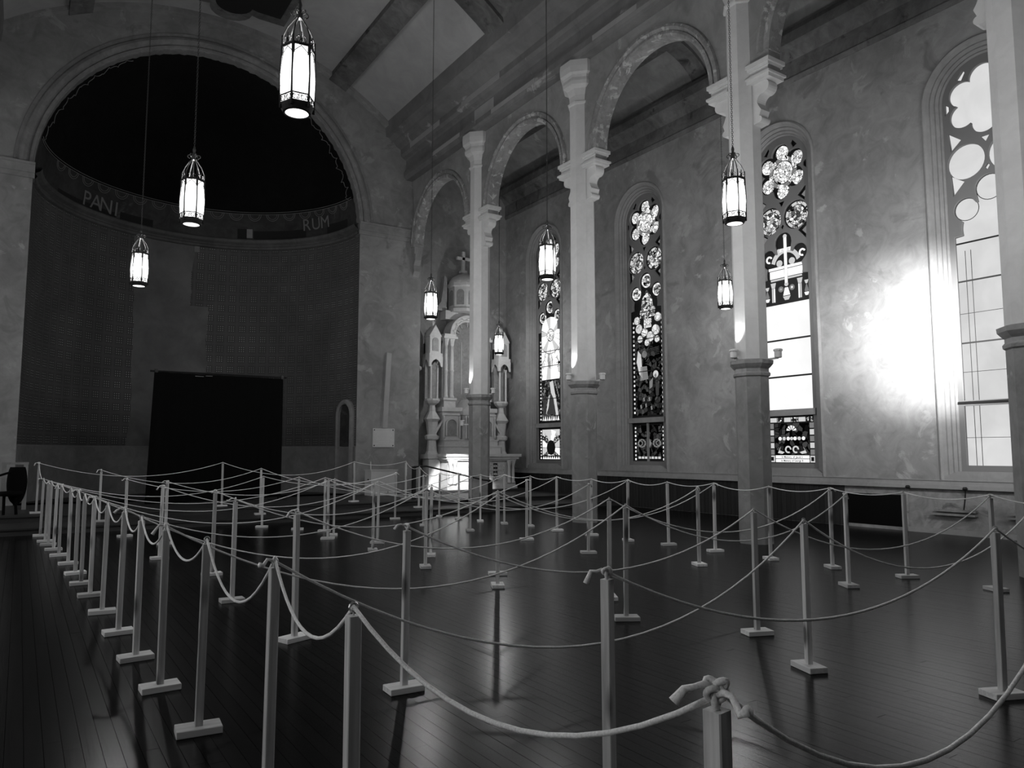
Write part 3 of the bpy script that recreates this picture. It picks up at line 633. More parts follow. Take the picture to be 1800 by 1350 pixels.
# arched doorway in the right of the apse
th = RAD(9.0); dc = Vector((XC + (RA - 0.05) * cos(th), YE + (RA - 0.05) * sin(th), 0)); tx = Vector((sin(th), -cos(th), 0)); ty = Vector((cos(th), sin(th), 0))
mpd = lambda h, v, d: tuple(dc + tx * h + ty * d + Vector((0, 0, v)))
dr = empty('door_1', tuple(dc + Vector((0, 0, 0.25))), 'small round-headed doorway at the right end of the apse wall', 'door', kind='structure')
obj('door_frame', archsweep([(0, 0.1), (0, -0.06), (0.05, -0.1), (0.12, -0.08), (0.16, -0.03), (0.16, 0.1)], 0, 2.65, 0.36, 0.25, mpd, 20), M['dado'], dr)
obj('door_leaf', MB().prism(archpoly(0.37, 0.25, 2.65, 20), mpd, 0.02, 0.04), M['frieze'], dr)

# ------------------------------------------------------------------ arcades, entablature, vaults
def arcade(side):
    sg = 1 if side == 'right' else -1; xf = XC + sg * (10.29 - XC); xb = XC + sg * (10.6 - XC)
    mpA = lambda h, v, d: (xf + sg * d, -h, v)
    ys = (21.98,) + YCOL + (-0.4, -4.9); holes = []; arches = []
    for a, b_ in zip(ys[:-1], ys[1:]):
        yc = (a + b_) / 2; hw = (a - b_) / 2 - 0.64; holes.append((yc, hw))
    outer = [(-YE, 10.6), (-YE, 13.6), (6.5, 13.6), (6.5, 7.2)]
    for yc, hw in reversed(holes):
        zsp = 9.83 - hw
        outer += [(-(yc - hw), zsp)] if zsp > 7.2 else []
        outer += [(-yc + hw * cos(pi * i / 24), zsp + hw * sin(pi * i / 24)) for i in range(1, 24)]
        outer += [(-(yc + hw), zsp)]
        outer += [(-(yc + hw), 7.9)] if yc < 19 else []
        if yc < 19: outer += [(-(yc + hw + 2 * 0.64), 7.9)]
    A = obj('wall_arcade_' + side, plate('wall_arcade', outer, [], 0.0, 0.3, mpA), M['arcade'])
    tag(A, 'plaster arcade wall of round arches %s' % ('between nave and window aisle' if sg > 0 else 'on the far side of the nave, out of view'), 'wall', kind='structure')
    for yc, hw in holes[:5 if sg > 0 else 3]:
        zsp = 9.83 - hw; mp = lambda h, v, d: (xf + sg * d, yc - h, v)
        prof = [(-0.02, 0.30), (-0.02, -0.015), (0.03, -0.045), (0.08, -0.035), (0.085, 0.0), (0.11, -0.03), (0.15, -0.075), (0.21, -0.06), (0.23, -0.01), (0.23, 0.02)]
        obj('archivolt', archsweep(prof, 0, zsp, hw, 0, mp, 40, False), M['peel'], A, wparts=False)
    pf = [(10.29, 10.34), (10.06, 10.34), (10.04, 10.40), (9.98, 10.44), (9.98, 10.58), (10.06, 10.60), (10.06, 10.98), (10.02, 11.02), (9.92, 11.06), (9.86, 11.14), (9.86, 11.32), (9.70, 11.40), (9.62, 11.50), (9.56, 11.52), (9.44, 11.62), (9.34, 11.64), (9.32, 11.86), (9.30, 12.07), (9.42, 12.2), (10.29, 12.2)]
    e = MB().prism([(XC + sg * (a - XC), z) for a, z in pf], lambda a, z, d: (a, d, z), -6.5, YE)
    E_ = obj('trim_2' if sg > 0 else 'trim_3', e, M['cornice']); tag(E_, 'stepped plaster cornice above the arcade %s' % ('beside the windows' if sg > 0 else 'out of view'), 'trim', kind='structure')
    return A
AR = arcade('right'); arcade('left')
for y0, y1, xa, z0, z1 in ((18.9, 20.9, 9.86, 11.14, 11.31), (15.6, 17.6, 9.86, 11.14, 11.31), (17.9, 19.6, 9.98, 10.45, 10.57), (14.2, 16.2, 9.98, 10.45, 10.57), (16.2, 17.2, 10.06, 10.63, 10.95), (10.6, 12.0, 9.98, 10.45, 10.57)):
    obj('pale_patch', MB().b2(xa - 0.004, xa + 0.01, y0, y1, z0, z1), M['vault'], bpy.data.objects['trim_2'], wparts=False)
def vz(x): return 5.53 + math.sqrt(max(0, 68.6 - (x - XC) ** 2))
ce = empty('ceiling', (XC, 10, 13.8), 'vaulted nave ceiling of pale panels between dark beams', 'ceiling', kind='structure')
NX = 28; xs = [XC - 6.1 + 12.2 * i / NX for i in range(NX + 1)]
obj('vault_panel', MB().strip([[(x, y, vz(x)) for x in xs] for y in (-6.5, YE)]), M['vault'], ce, True)
def beamstrip(x0, x1, y0, y1, drop, n=6):
    X = [x0 + (x1 - x0) * i / n for i in range(n + 1)]
    rows = []
    for y in (y0, y1): rows.append([(x, y, vz(x) - drop) for x in X] + [(x, y, vz(x) + 0.05) for x in reversed(X)])
    m_ = MB().strip(rows, True); k = len(rows[0]); m_.f += [tuple(range(k)), tuple(range(k, 2 * k))]; return m_
for x0, x1 in ((7.42, 7.95), (2 * XC - 7.95, 2 * XC - 7.42)): obj('beam', beamstrip(x0, x1, -6.5, YE, 0.16), M['beam'], ce)
for y0, y1, x0, x1, m_ in ((14.55, 15.3, 2 * XC - 9.5, 9.5, 'beam'), (5.5, 6.2, 2 * XC - 9.5, 9.5, 'beam'), (21.35, YE, 2 * XC - 9.5, 9.5, 'pier')): obj('transverse_rib', beamstrip(x0, x1, y0, y1, 0.13, 20), M[m_], ce)
for s_ in (-1, 1):
    obj('dark_panel', beamstrip(*(sorted((XC + s_ * (8.0 - XC), XC + s_ * (9.45 - XC)))), 6.2, 14.55, 0.02), M['beam'], ce)
# scalloped centre panel
def medal(k):
    q = [(-1.45 * k, -2.6 * k), (-0.75 * k, -2.6 * k)] + arc(0, -2.55 * k, 0.55 * k, pi, 2 * pi, 10) + [(0.75 * k, -2.6 * k), (1.45 * k, -2.6 * k), (1.45 * k, 2.6 * k), (0.75 * k, 2.6 * k)] + arc(0, 2.55 * k, 0.55 * k, 0, pi, 10) + [(-0.75 * k, 2.6 * k), (-1.45 * k, 2.6 * k)]
    return q
obj('medallion_frame', MB().prism(medal(1.0), lambda a, z, d: (XC + a, 17.85 + z, d), 13.58, 13.9), M['beam'], ce)
obj('medallion_panel', MB().prism(medal(0.86), lambda a, z, d: (XC + a, 17.85 + z, d), 13.55, 13.6), M['medallion'], ce)
# aisle vault and cornice
def az(x): return 11.05 + 1.0 * math.sqrt(max(0, 1 - ((x - 12.5) / 1.95) ** 2))
ac = empty('aisle_ceiling', (12.5, 10, 12), 'dim arched aisle ceiling with dark ribs above the windows', 'ceiling', kind='structure')
xs2 = [12.5 - 1.95 * cos(pi * i / 24) for i in range(25)]
obj('aisle_vault_panel', MB().strip([[(x, y, az(x)) for x in xs2] for y in (-6.5, YAE)]), M['arcade'], ac, True)
for yb in YCOL: obj('aisle_rib', MB().strip([[(x, yb - 0.25, az(x) - 0.1) for x in xs2], [(x, yb + 0.25, az(x) - 0.1) for x in xs2]]).strip([[(x, yb - 0.25, az(x) - 0.1) for x in xs2], [(x, yb - 0.25, az(x)) for x in xs2]]), M['beam'], ac)
for xx in (11.6, 13.2): obj('aisle_beam', MB().b2(xx - 0.22, xx + 0.22, -6.5, YAE, az(xx) - 0.16, az(xx) + 0.1), M['beam'], ac)
pf = [(XR + 0.1, 10.0), (XR - 0.03, 10.0), (XR - 0.06, 10.1), (XR - 0.04, 10.14), (XR - 0.04, 10.5), (XR - 0.12, 10.6), (XR - 0.2, 10.72), (XR - 0.32, 10.78), (XR - 0.34, 11.0), (XR - 0.3, 11.12), (XR + 0.1, 11.12)]
tr = obj('trim_4', MB().prism(pf, lambda a, z, d: (a, d, z), -6.5, YAE), M['beam']); tag(tr, 'dark moulded cornice at the top of the window wall', 'trim', kind='structure')

# ------------------------------------------------------------------ columns
def build_column():
    c = empty('nave_column', (0, 0, 0)); ap_ = 0.265 / cos(pi / 8); ro = pi / 8; K = ap_ / 0.265
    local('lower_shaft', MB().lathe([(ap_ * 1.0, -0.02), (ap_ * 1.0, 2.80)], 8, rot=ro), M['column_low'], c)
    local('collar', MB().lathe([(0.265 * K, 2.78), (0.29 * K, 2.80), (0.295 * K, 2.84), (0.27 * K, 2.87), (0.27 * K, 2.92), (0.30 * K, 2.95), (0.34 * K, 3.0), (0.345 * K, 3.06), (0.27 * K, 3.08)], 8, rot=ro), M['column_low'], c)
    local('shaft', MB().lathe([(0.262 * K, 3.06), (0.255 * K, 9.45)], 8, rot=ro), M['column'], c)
    local('capital', MB().lathe([(0.25 * K, 9.38), (0.29 * K, 9.40), (0.30 * K, 9.44), (0.26 * K, 9.47), (0.265 * K, 9.6), (0.31 * K, 9.74), (0.40 * K, 9.80), (0.41 * K, 9.88), (0.39 * K, 9.96), (0.40 * K, 10.02), (0.46 * K, 10.06), (0.47 * K, 10.2), (0.46 * K, 10.34)], 8, rot=ro), M['column'], c)
    for s_ in (-1, 1):
        b_ = MB().b2(-0.12, 0.21, *sorted((s_ * 0.2, s_ * 0.62)), 7.9, 8.12)
        for e_, z0, z1 in ((0.03, 8.08, 8.13), (0.06, 8.13, 8.2), (0.04, 7.86, 7.92), (0.07, 7.92, 7.96)): b_.b2(-0.12 - e_, 0.21 + e_, *sorted((s_ * 0.2, s_ * (0.62 + e_))), z0, z1)
        o = local('impost_block', b_, M['column'], c)
        pr = [(0.2, 7.9), (0.58, 7.9)] + arc(0.47, 7.77, 0.12, pi / 2.4, -pi / 2, 8) + arc(0.47, 7.53, 0.13, pi / 2, pi, 6)[1:] + [(0.38, 7.44), (0.42, 7.38)] + arc(0.37, 7.22, 0.06, pi / 2.2, -pi / 1.6, 8) + [(0.2, 7.15)]
        local('corbel', MB().prism(pr, lambda a, z, d: (d, s_ * a, z), -0.07, 0.16), M['column'], o)
    return c
NC = ['octagonal column in front of the side altar', 'octagonal column between the rays window and the clouds window', 'octagonal column beside the window with the cross', 'octagonal column beside the plain frosted window']
col0 = build_column(); col0.location = (XCOL, YCOL[0], 0)
cols = [col0] + [dup(col0, (XCOL, y, 0)) for y in YCOL[1:] + (-0.4,)]
for c_, l_ in zip(cols, NC + ['octagonal column of the next bay, past the frosted window']): tag(c_, 'pale ' + l_, 'column', 'columns of the window-side arcade')
for y in YCOL[:2]:
    c_ = dup(col0, (XCOLL, y, 0), pi); tag(c_, 'pale octagonal column on the opposite side of the nave, %s from the apse' % ('first' if y > 15 else 'second'), 'column', 'columns of the opposite arcade')
# end respond corbel on the pier
rc = obj('respond_corbel', MB().b2(10.3, 10.6, 21.4, YE + 0.02, 7.9, 8.12).b2(10.24, 10.62, 21.34, YE + 0.02, 8.12, 8.2).prism([(21.65, 7.9), (21.4, 7.9), (21.42, 7.7), (21.52, 7.55), (21.5, 7.35), (21.62, 7.15), (21.65, 7.15)], lambda a, z, d: (d, a, z), 10.34, 10.56), M['arcade'])
tag(rc, 'weathered corbel where the arcade meets the end pier', 'corbel', kind='structure')
# spot fixtures on the collars, each with its own small lamp
def fixture(x, y, z, aim, power, label, name='column_spotlight', spot=60, blend=0.6, size=0.03):
    k = empty(name, (x, y, z), label, 'spotlight', 'spotlights on the columns')
    obj('lamp_housing', MB().lathe([(0.05, -0.08), (0.06, -0.07), (0.06, 0.03), (0.075, 0.035), (0.075, 0.06), (0.06, 0.07), (0.05, 0.03)], 14, (x, y, z + 0.02)), M['fixture'], k)
    if power:
        ld = bpy.data.lights.new('spot_lamp', 'SPOT'); ld.energy = power; ld.spot_size = RAD(spot); ld.spot_blend = blend; ld.shadow_soft_size = size
        lo = bpy.data.objects.new('spot_lamp', ld); COL.objects.link(lo); lo.parent = k; lo.location = (0, 0, 0.12)
        d = (Vector(aim) - Vector((x, y, z + 0.12))).normalized(); lo.rotation_mode = 'QUATERNION'; lo.rotation_quaternion = d.to_track_quat('-Z', 'Y')
    return k
for i, (y, nm) in enumerate(zip(YCOL[:3], ('altar', 'clouds window', 'cross window'))):
    for sx, sy, tx in ((-1, 1, 'nave face'), (0.55, -1, 'window face')):
        x0, y0 = XCOL + (sx * 0.37 if sx < 0 else sx * 0.36), y + sy * (0.06 if sx < 0 else 0.40)
        k = fixture(x0, y0, 3.16, (x0 + (0.14 if sx < 0 else 0), y0 + (0 if sx < 0 else 0.1), 4.3), 28.0 if sx < 0 else 0.0, 'small grey uplight on the collar of the %s column, %s' % (nm, tx), spot=70)
        obj('arm', MB().tube([(x0, y0, 3.10), (x0 + (0.14 if sx < 0 else 0), y0 + (0 if sx < 0 else 0.28), 3.09)], 0.018, 6), M['fixture'], k)
BLOB = Vector((XR, 7.85, 3.72))
def lamp_arm(k, x, y, z, yc):
    d = (Vector((XCOL, yc, 0)) - Vector((x, y, 0))); e = Vector((x, y, 0)) + d * ((d.length - 0.22) / d.length)
    obj('arm', MB().tube([(x, y, z - 0.03), (e.x, e.y, z - 0.03)], 0.02, 6), M['fixture'], k)
def flood(y, aim_y, label):
    k = fixture(XCOL + 0.62, y, 3.25, (XR, aim_y, 3.72), 5200.0, label, spot=46, blend=1.0, size=0.12)
    lamp_arm(k, XCOL + 0.62, y, 3.25, y - 0.4)
    ld = bpy.data.lights.new('spill_lamp', 'SPOT'); ld.energy = 900.0; ld.spot_size = RAD(105); ld.spot_blend = 1.0; ld.shadow_soft_size = 0.12
    lo = bpy.data.objects.new('spill_lamp', ld); COL.objects.link(lo); lo.parent = k; lo.location = (0, 0, 0.12)
    lo.rotation_mode = 'QUATERNION'; lo.rotation_quaternion = (Vector((XR, aim_y, 3.9)) - Vector((XCOL + 0.62, y, 3.37))).to_track_quat('-Z', 'Y')
flood(4.5, 7.3, 'flood lamp behind the frosted window column aimed at the wall')
flood(0.0, 2.95, 'added flood lamp out of view, aimed at the wall of the next bay')  # invented lamp, added so light off the wall brightens the columns
k = fixture(XCOL - 0.36, 17.75, 2.30, (11.8, 21.0, 0.4), 2400.0, 'small white flood lamp low on the altar column', spot=30, blend=0.4, size=0.03)
lamp_arm(k, XCOL - 0.36, 17.75, 2.30, YCOL[0])

# ------------------------------------------------------------------ far side of the nave (out of view, closes the room)
XL = 2 * XC - XR
wl = obj('wall_left', plate('wall_left', rect(-YAE, 6.5, -0.02, 11.4), [archpoly(0.99, 1.02, 8.2, 28, -y) for y in WY], 0.0, 0.34, lambda h, v, d: (XL - d, -h, v)), M['wall']); tag(wl, 'plaster wall of the opposite aisle, out of view', 'wall', kind='structure')
for i, y in enumerate(WY): window(6 + i, y, 'daylit window of the opposite aisle, %s from the apse' % ('first', 'second', 'third', 'fourth', 'fifth')[i], 'plain', (lambda yc: (lambda h, v, d: (XL - d, yc - h, v)))(y), True)
o = obj('wall_back', MB().b2(XL - 0.3, XR + 0.3, -6.8, -6.5, -0.1, 14.2), M['wall']); tag(o, 'plaster wall behind the viewer', 'wall', kind='structure')
o = obj('wall_aisle_end_left', MB().b2(XL - 0.3, XCOLL - 0.2, YAE, YAE + 0.3, -0.02, 12), M['wall']); tag(o, 'plaster end wall of the opposite aisle', 'wall', kind='structure')
o = obj('aisle_ceiling_left', MB().b2(XL - 0.3, XCOLL + 0.3, -6.6, YAE + 0.2, 11.2, 11.4), M['arcade']); tag(o, 'flat ceiling of the opposite aisle', 'ceiling', kind='structure')

# ------------------------------------------------------------------ lanterns
def hexpt(k, r, z): a = pi / 6 + k * pi / 3; return (r * cos(a), r * sin(a), z)
def build_lantern():
    L = empty('hanging_lantern', (0, 0, 0)); f = MB()
    rB, rM, rT = 0.150, 0.158, 0.145
    for k in range(6):
        f.tube([hexpt(k, rB, -0.03), hexpt(k, rM, 0.28), hexpt(k, rT, 0.55), hexpt(k, rT + 0.006, 0.66)], [0.012, 0.008, 0.011, 0.005], 5)
        f.tube([hexpt(k, rT, 0.46), hexpt(k, rT, 0.56)], 0.015, 5)
    local('corner_bars', f, M['iron_silhouette'], L)
    for z, r, h in ((0.0, 0.158, 0.02), (0.085, 0.154, 0.010), (0.545, 0.15, 0.016)):
        pr = [[(r * q * cos(pi / 6 + k * pi / 3), r * q * sin(pi / 6 + k * pi / 3), z + dz) for q, dz in ((0.93, 0), (1.0, 0), (1.0, h), (0.93, h))] for k in range(7)]
        local('frame_ring', MB().strip(pr, True), M['iron_silhouette'], L)
    for k in range(6):
        a, b_ = Vector(hexpt(k, rB - 0.012, 0.01)), Vector(hexpt(k + 1, rB - 0.012, 0.01)); c_, d_ = Vector(hexpt(k + 1, rM - 0.012, 0.28)), Vector(hexpt(k, rM - 0.012, 0.28)); e_, g_ = Vector(hexpt(k + 1, rT - 0.010, 0.55)), Vector(hexpt(k, rT - 0.010, 0.55))
        local('glass_pane', MB().add([a, b_, c_, d_, e_, g_], [(0, 1, 2, 3), (3, 2, 4, 5)]), M['lamp'], L)
        # scrollwork of one side: lower band and upper crest
        s0, s1 = Vector(hexpt(k, rB + 0.002, 0)), Vector(hexpt(k + 1, rB + 0.002, 0)); q = MB()
        def on(t_, z): p = s0.lerp(s1, t_); return (p.x, p.y, z)
        for j in range(4):
            c0 = 0.14 + 0.24 * j
            q.tube([on(c0 + 0.07 * cos(a_), 0.05 + 0.022 * sin(a_)) for a_ in [0.3 + 5.2 * i / 9 + (pi if j % 2 else 0) for i in range(10)]], 0.0045, 4)
            q.tube([on(c0 - 0.10, 0.02), on(c0 + 0.10, 0.085)] if j % 2 else [on(c0 - 0.10, 0.085), on(c0 + 0.10, 0.02)], 0.003, 4)
        local('lower_scrollwork', q, M['iron_silhouette'], L)
        s0, s1 = Vector(hexpt(k, rT + 0.002, 0)), Vector(hexpt(k + 1, rT + 0.002, 0)); q = MB()
        for sg in (-1, 1):
            q.tube([on(0.5 + sg * (0.18 + 0.12 * cos(a_)), 0.60 + 0.03 * sin(a_)) for a_ in [0.2 + 5.6 * i / 10 for i in range(11)]], 0.005, 4)
            q.tube([on(0.5 + sg * 0.5, 0.47), on(0.5 + sg * 0.28, 0.50), on(0.5, 0.54)], 0.004, 4)
        q.tube([on(0.02, 0.565), on(0.98, 0.565)], 0.008, 4); q.tube([on(0.5, 0.56), on(0.5, 0.67)], 0.006, 4)
        local('upper_scrollwork', q, M['iron_silhouette'], L)
        local('crown_strap', MB().tube([hexpt(k, rT, 0.56), hexpt(k, 0.140, 0.66), hexpt(k, 0.105, 0.75), hexpt(k, 0.06, 0.82), hexpt(k, 0.022, 0.87)], 0.007, 5), M['iron'], L)
        a0 = pi / 6 + k * pi / 3
        local('top_scroll', MB().tube([((0.03 + 0.026 * (1 - cos(a_))) * cos(a0), (0.03 + 0.026 * (1 - cos(a_))) * sin(a0), 0.905 + 0.024 * sin(a_)) for a_ in [5.0 * i / 9 for i in range(10)]], 0.006, 4), M['iron'], L)
    local('stem', MB().lathe([(0.008, 0.60), (0.008, 0.84), (0.03, 0.86), (0.03, 0.93), (0.016, 0.96), (0.022, 1.0), (0.01, 1.04)], 10), M['iron'], L)
    local('bottom_rim', MB().lathe([(0.105, -0.055), (0.125, -0.05), (0.14, -0.02), (0.145, 0.005), (0.12, 0.0), (0.105, -0.03)], 24, caps=False), M['iron_silhouette'], L)
    local('bottom_glass', MB().lathe([(0.108, -0.048), (0.07, -0.056), (0.005, -0.058)], 24, caps=False), M['lamp'], L)
    ld = bpy.data.lights.new('bulb', 'POINT'); ld.energy = LANTERN_W; ld.shadow_soft_size = 0.07
    lo = bpy.data.objects.new('bulb', ld); COL.objects.link(lo); lo.parent = L; lo.location = (0, 0, 0.27)
    return L
def chain_mesh(length):
    m_ = MB(); z = 0.0; i = 0; ll = 0.052
    while z < length:
        pts = [(0.011 * cos(a_), 0, z + ll * 0.62 * (0.5 + 0.5 * sin(a_)) * 1.2) for a_ in [2 * pi * k / 8 for k in range(8)]]
        if i % 2: pts = [(0, p[0], p[2]) for p in pts]
        m_.tube(pts, 0.0035, 3, True); z += ll * 0.55; i += 1
    return m_.mesh('chain')
lan0 = build_lantern()
ZL = 4.66
LP = [((1.97, 6.60), 'nearest to the viewer hanging high in the nave, large against the dark arch'), ((1.80, 10.72), 'hanging before the black half dome of the apse'), ((1.70, 15.30), 'hanging before the stencilled apse wall'),
      ((7.85, 15.40), 'hanging beside the side altar, left of its column'), ((7.78, 10.68), 'hanging in front of the rays window'), ((7.98, 6.62), 'hanging against the column by the cross window'),
      ((12.55, 19.85), 'hanging in the aisle right of the altar column'), ((12.62, 10.78), 'hanging in the aisle behind the cross window column')]
LN = ['lit hexagonal iron lantern in front of the right shoulder of the apse arch', 'lit hexagonal iron lantern hanging before the black half dome of the apse', 'lit hexagonal iron lantern hanging before the stencilled apse wall',
      'lit hexagonal iron lantern hanging between the end pier and the side altar', 'lit hexagonal iron lantern hanging in front of the rays window', 'lit hexagonal iron lantern hanging against the column beside the cross window',
      'small lit hexagonal iron lantern in the aisle beside the side altar', 'small lit hexagonal iron lantern in the aisle half behind a column']
lans = []
for i, ((x, y), _) in enumerate(LP):
    o = lan0 if i == 0 else dup(lan0, (x, y, ZL)); o.location = (x, y, ZL); o.rotation_euler.z = (0.42, 0.2, 1.2, 0.9, 0.15, 0.55, 0.3, 0.8)[i]; lans.append(o)
    tag(o, LN[i], 'lantern', 'hanging lanterns')
for i, ((x, y), _) in enumerate(LP):
    low = 0.16 if (7.40 < x < 7.97 or 2 * XC - 7.97 < x < 2 * XC - 7.40) else (0.13 if 14.5 < y < 15.35 else 0.0)
    zt = (vz(x) if x < 10 else az(x)) - low - ZL - 1.02
    me = chain_mesh(zt); c_ = local('chain', me, M['iron'], lans[i]); c_.location = (0, 0, 1.02)
for (x, y) in ((8.0, 2.2),):
    o = dup(lans[5], (x, y, ZL), 0.4); tag(o, 'lit hexagonal iron lantern of the next bay, %s' % ('bare-floor side' if x < 4 else 'column side'), 'lantern', 'hanging lanterns')

# ------------------------------------------------------------------ side altar
XA = 12.5; AL = empty('side_altar', (XA, 21.6, 0.25), 'tall carved white marble side altar with columns, dome and cross', 'altar')
mar, mad = M['marble'], M['marble_dark']
def A(name, mb, mat=None, par=None, sm=False): return obj(name, mb, mat or mar, par or AL, sm)
A('predella', MB().b2(10.9, 14.35, 20.55, YAE, 0.24, 0.33), M['riser'])
A('altar_block', MB().b2(11.42, 13.88, 21.1, 22.3, 0.33, 1.30).b2(11.32, 13.98, 20.95, 22.3, 0.33, 0.44).b2(11.36, 13.94, 21.0, 22.3, 0.44, 0.50))
A('mensa', MB().b2(11.22, 14.08, 20.85, 22.3, 1.38, 1.47).b2(11.28, 14.02, 20.92, 22.3, 1.30, 1.38).b2(11.34, 13.96, 20.98, 22.3, 1.25, 1.30))
for x in (11.46, 11.62, 13.68, 13.84):
    A('colonnette', MB().lathe([(0.075, 0.50), (0.08, 0.54), (0.055, 0.57), (0.05, 1.08), (0.06, 1.10), (0.085, 1.22), (0.09, 1.26)], 12, (x, 21.0, 0)), None, None, True)
for x0, x1 in ((11.78, 12.22), (12.3, 12.74), (12.82, 13.26), (13.1, 13.56)):
    p = A('carved_panel', MB().b2(x0, x1, 21.06, 21.11, 0.60, 1.16))
    o = MB()
    for i in range(4):
        for j in range(4):
            cx, cz = x0 + 0.07 + i * (x1 - x0 - 0.14) / 3, 0.68 + j * 0.13
            o.tube([(cx + 0.035 * cos(a_), 21.055, cz + 0.04 * sin(a_)) for a_ in [2 * pi * k / 6 + i for k in range(6)]], 0.012, 4, True)
    A('relief', o, None, p)
A('gradine', MB().b2(11.45, 13.6, 21.4, 22.3, 1.47, 1.72).b2(11.42, 13.63, 21.37, 22.3, 1.70, 1.75)); A('gradine', MB().b2(11.5, 13.55, 21.5, 22.3, 1.75, 1.93).b2(11.47, 13.58, 21.48, 22.3, 1.91, 1.95))
mpA_ = lambda yf: (lambda xc: (lambda h, v, d: (xc + h, yf + d, v)))
for s_ in (-1, 1):
    xc = XA + s_ * 0.68; B_ = A('niche_block', MB().b2(xc - 0.33, xc + 0.33, 21.62, 22.3, 1.95, 2.9).b2(xc - 0.38, xc + 0.38, 21.56, 22.3, 2.86, 3.0).b2(xc - 0.35, xc + 0.35, 21.59, 22.3, 2.74, 2.80))
    A('niche_moulding', archsweep([(0, 0.03), (0, -0.03), (0.05, -0.03), (0.05, 0.03)], 0, 2.42, 0.18, 2.06, mpA_(21.6)(xc), 16), None, B_); A('niche_recess', MB().prism(archpoly(0.18, 2.06, 2.42, 16), mpA_(21.6)(xc), 0.0, 0.03), mad, B_)
    for dx in (-0.30, 0.30): A('colonnette', MB().lathe([(0.035, 1.98), (0.03, 2.05), (0.028, 2.62), (0.045, 2.72)], 8, (xc + dx, 21.58, 0)), None, None, True)
    A('column_pedestal', MB().b2(xc - 0.22, xc + 0.22, 21.75, 22.3, 3.0, 3.28).b2(xc - 0.25, xc + 0.25, 21.72, 22.3, 3.24, 3.32))
    for dx in (-0.11, 0.11):
        c_ = A('tall_column', MB().lathe([(0.095, 3.32), (0.1, 3.36), (0.075, 3.42), (0.072, 4.2), (0.085, 4.22), (0.085, 4.26), (0.072, 4.28), (0.066, 5.08)], 14, (xc + dx, 21.85, 0)), None, None, True)
        A('column_capital', MB().lathe([(0.066, 5.06), (0.08, 5.1), (0.09, 5.2), (0.12, 5.3)], 8, (xc + dx, 21.85, 0)), None, c_)
    A('entablature_block', MB().b2(xc - 0.26, xc + 0.26, 21.68, 22.3, 5.3, 5.38).b2(xc - 0.22, xc + 0.22, 21.72, 22.3, 5.38, 5.46))
    # flanking turrets
    xt = XA + s_ * 1.33; yt = 21.75
    A('turret_base', MB().b2(xt - 0.26, xt + 0.26, yt - 0.26, yt + 0.3, 0.33, 0.46).b2(xt - 0.2, xt + 0.2, yt - 0.2, yt + 0.25, 0.46, 1.32).b2(xt - 0.27, xt + 0.27, yt - 0.27, yt + 0.3, 1.32, 1.46))
    A('turret_shaft', MB().lathe([(0.22, 1.46), (0.17, 1.56), (0.14, 1.9), (0.22, 1.95), (0.24, 2.05), (0.15, 2.1), (0.2, 2.5), (0.27, 2.6), (0.12, 2.85), (0.1, 3.05), (0.2, 3.12), (0.25, 3.2), (0.25, 3.26)], 8, (xt, yt, 0), pi / 8))
    A('turret_buttress', MB().prism([(xt + s_ * -0.02, 2.0), (xt - s_ * 0.36, 2.55), (xt - s_ * 0.36, 2.62), (xt, 2.15)], lambda a, z, d: (a, d, z), yt - 0.12, yt - 0.02))
    A('turret_colonnette', MB().lathe([(0.05, 3.26), (0.035, 3.32), (0.035, 4.3), (0.05, 4.36)], 10, (xt + 0.12, yt - 0.12, 0)), None, None, True); A('turret_colonnette', MB().lathe([(0.05, 3.26), (0.035, 3.32), (0.035, 4.3), (0.05, 4.36)], 10, (xt - 0.12, yt - 0.12, 0)), None, None, True)
    A('turret_niche', MB().b2(xt - 0.2, xt + 0.2, yt + 0.14, yt + 0.3, 3.26, 5.1), mad)
    cn = A('turret_canopy', MB().b2(xt - 0.24, xt + 0.24, yt - 0.24, yt + 0.24, 4.62, 4.74).b2(xt - 0.2, xt + 0.2, yt - 0.2, yt + 0.24, 4.74, 5.3).prism([(xt - 0.23, 5.3), (xt + 0.23, 5.3), (xt, 5.68)], lambda a, z, d: (a, d, z), yt - 0.22, yt + 0.22))
    A('canopy_panel', MB().prism(archpoly(0.11, 4.82, 5.15, 12), mpA_(yt - 0.215)(xt), 0, 0.02), mad, cn)
    q_ = [(-0.24, 4.63), (-0.24, 4.3), (-0.18, 4.3), (-0.15, 4.43), (-0.08, 4.51), (0, 4.55), (0.08, 4.51), (0.15, 4.43), (0.18, 4.3), (0.24, 4.3), (0.24, 4.63)]
    A('canopy_drop', plate('canopy_drop', q_, [], -0.25, -0.21, lambda h, v, d: (xt + h, yt + d, v)), None, cn)
    for sd in (-1, 1): A('canopy_drop', plate('canopy_drop', q_, [], 0.21, 0.25, lambda h, v, d: (xt + sd * d, yt + h, v)), None, cn)
    A('finial', MB().lathe([(0.05, 5.6), (0.03, 5.72), (0.05, 5.78), (0.0, 5.9)], 8, (xt, yt, 0)))
A('tabernacle', MB().b2(XA - 0.3, XA + 0.3, 21.45, 22.3, 1.95, 2.75).b2(XA - 0.36, XA + 0.36, 21.4, 22.3, 2.75, 2.88).prism([(XA - 0.34, 2.88), (XA + 0.34, 2.88), (XA, 3.3)], lambda a, z, d: (a, d, z), 21.42, 22.2))
for dx in (-0.24, -0.14, 0.14, 0.24): A('colonnette', MB().lathe([(0.04, 1.96), (0.03, 2.02), (0.03, 2.6), (0.05, 2.72)], 8, (XA + dx, 21.41, 0)), None, None, True)
A('back_panel', MB().b2(XA - 0.5, XA + 0.5, 22.2, 22.38, 2.9, 6.3), mad); A('panel_moulding', MB().b2(XA - 0.02, XA + 0.0, 22.17, 22.2, 3.5, 5.3), M['white'])
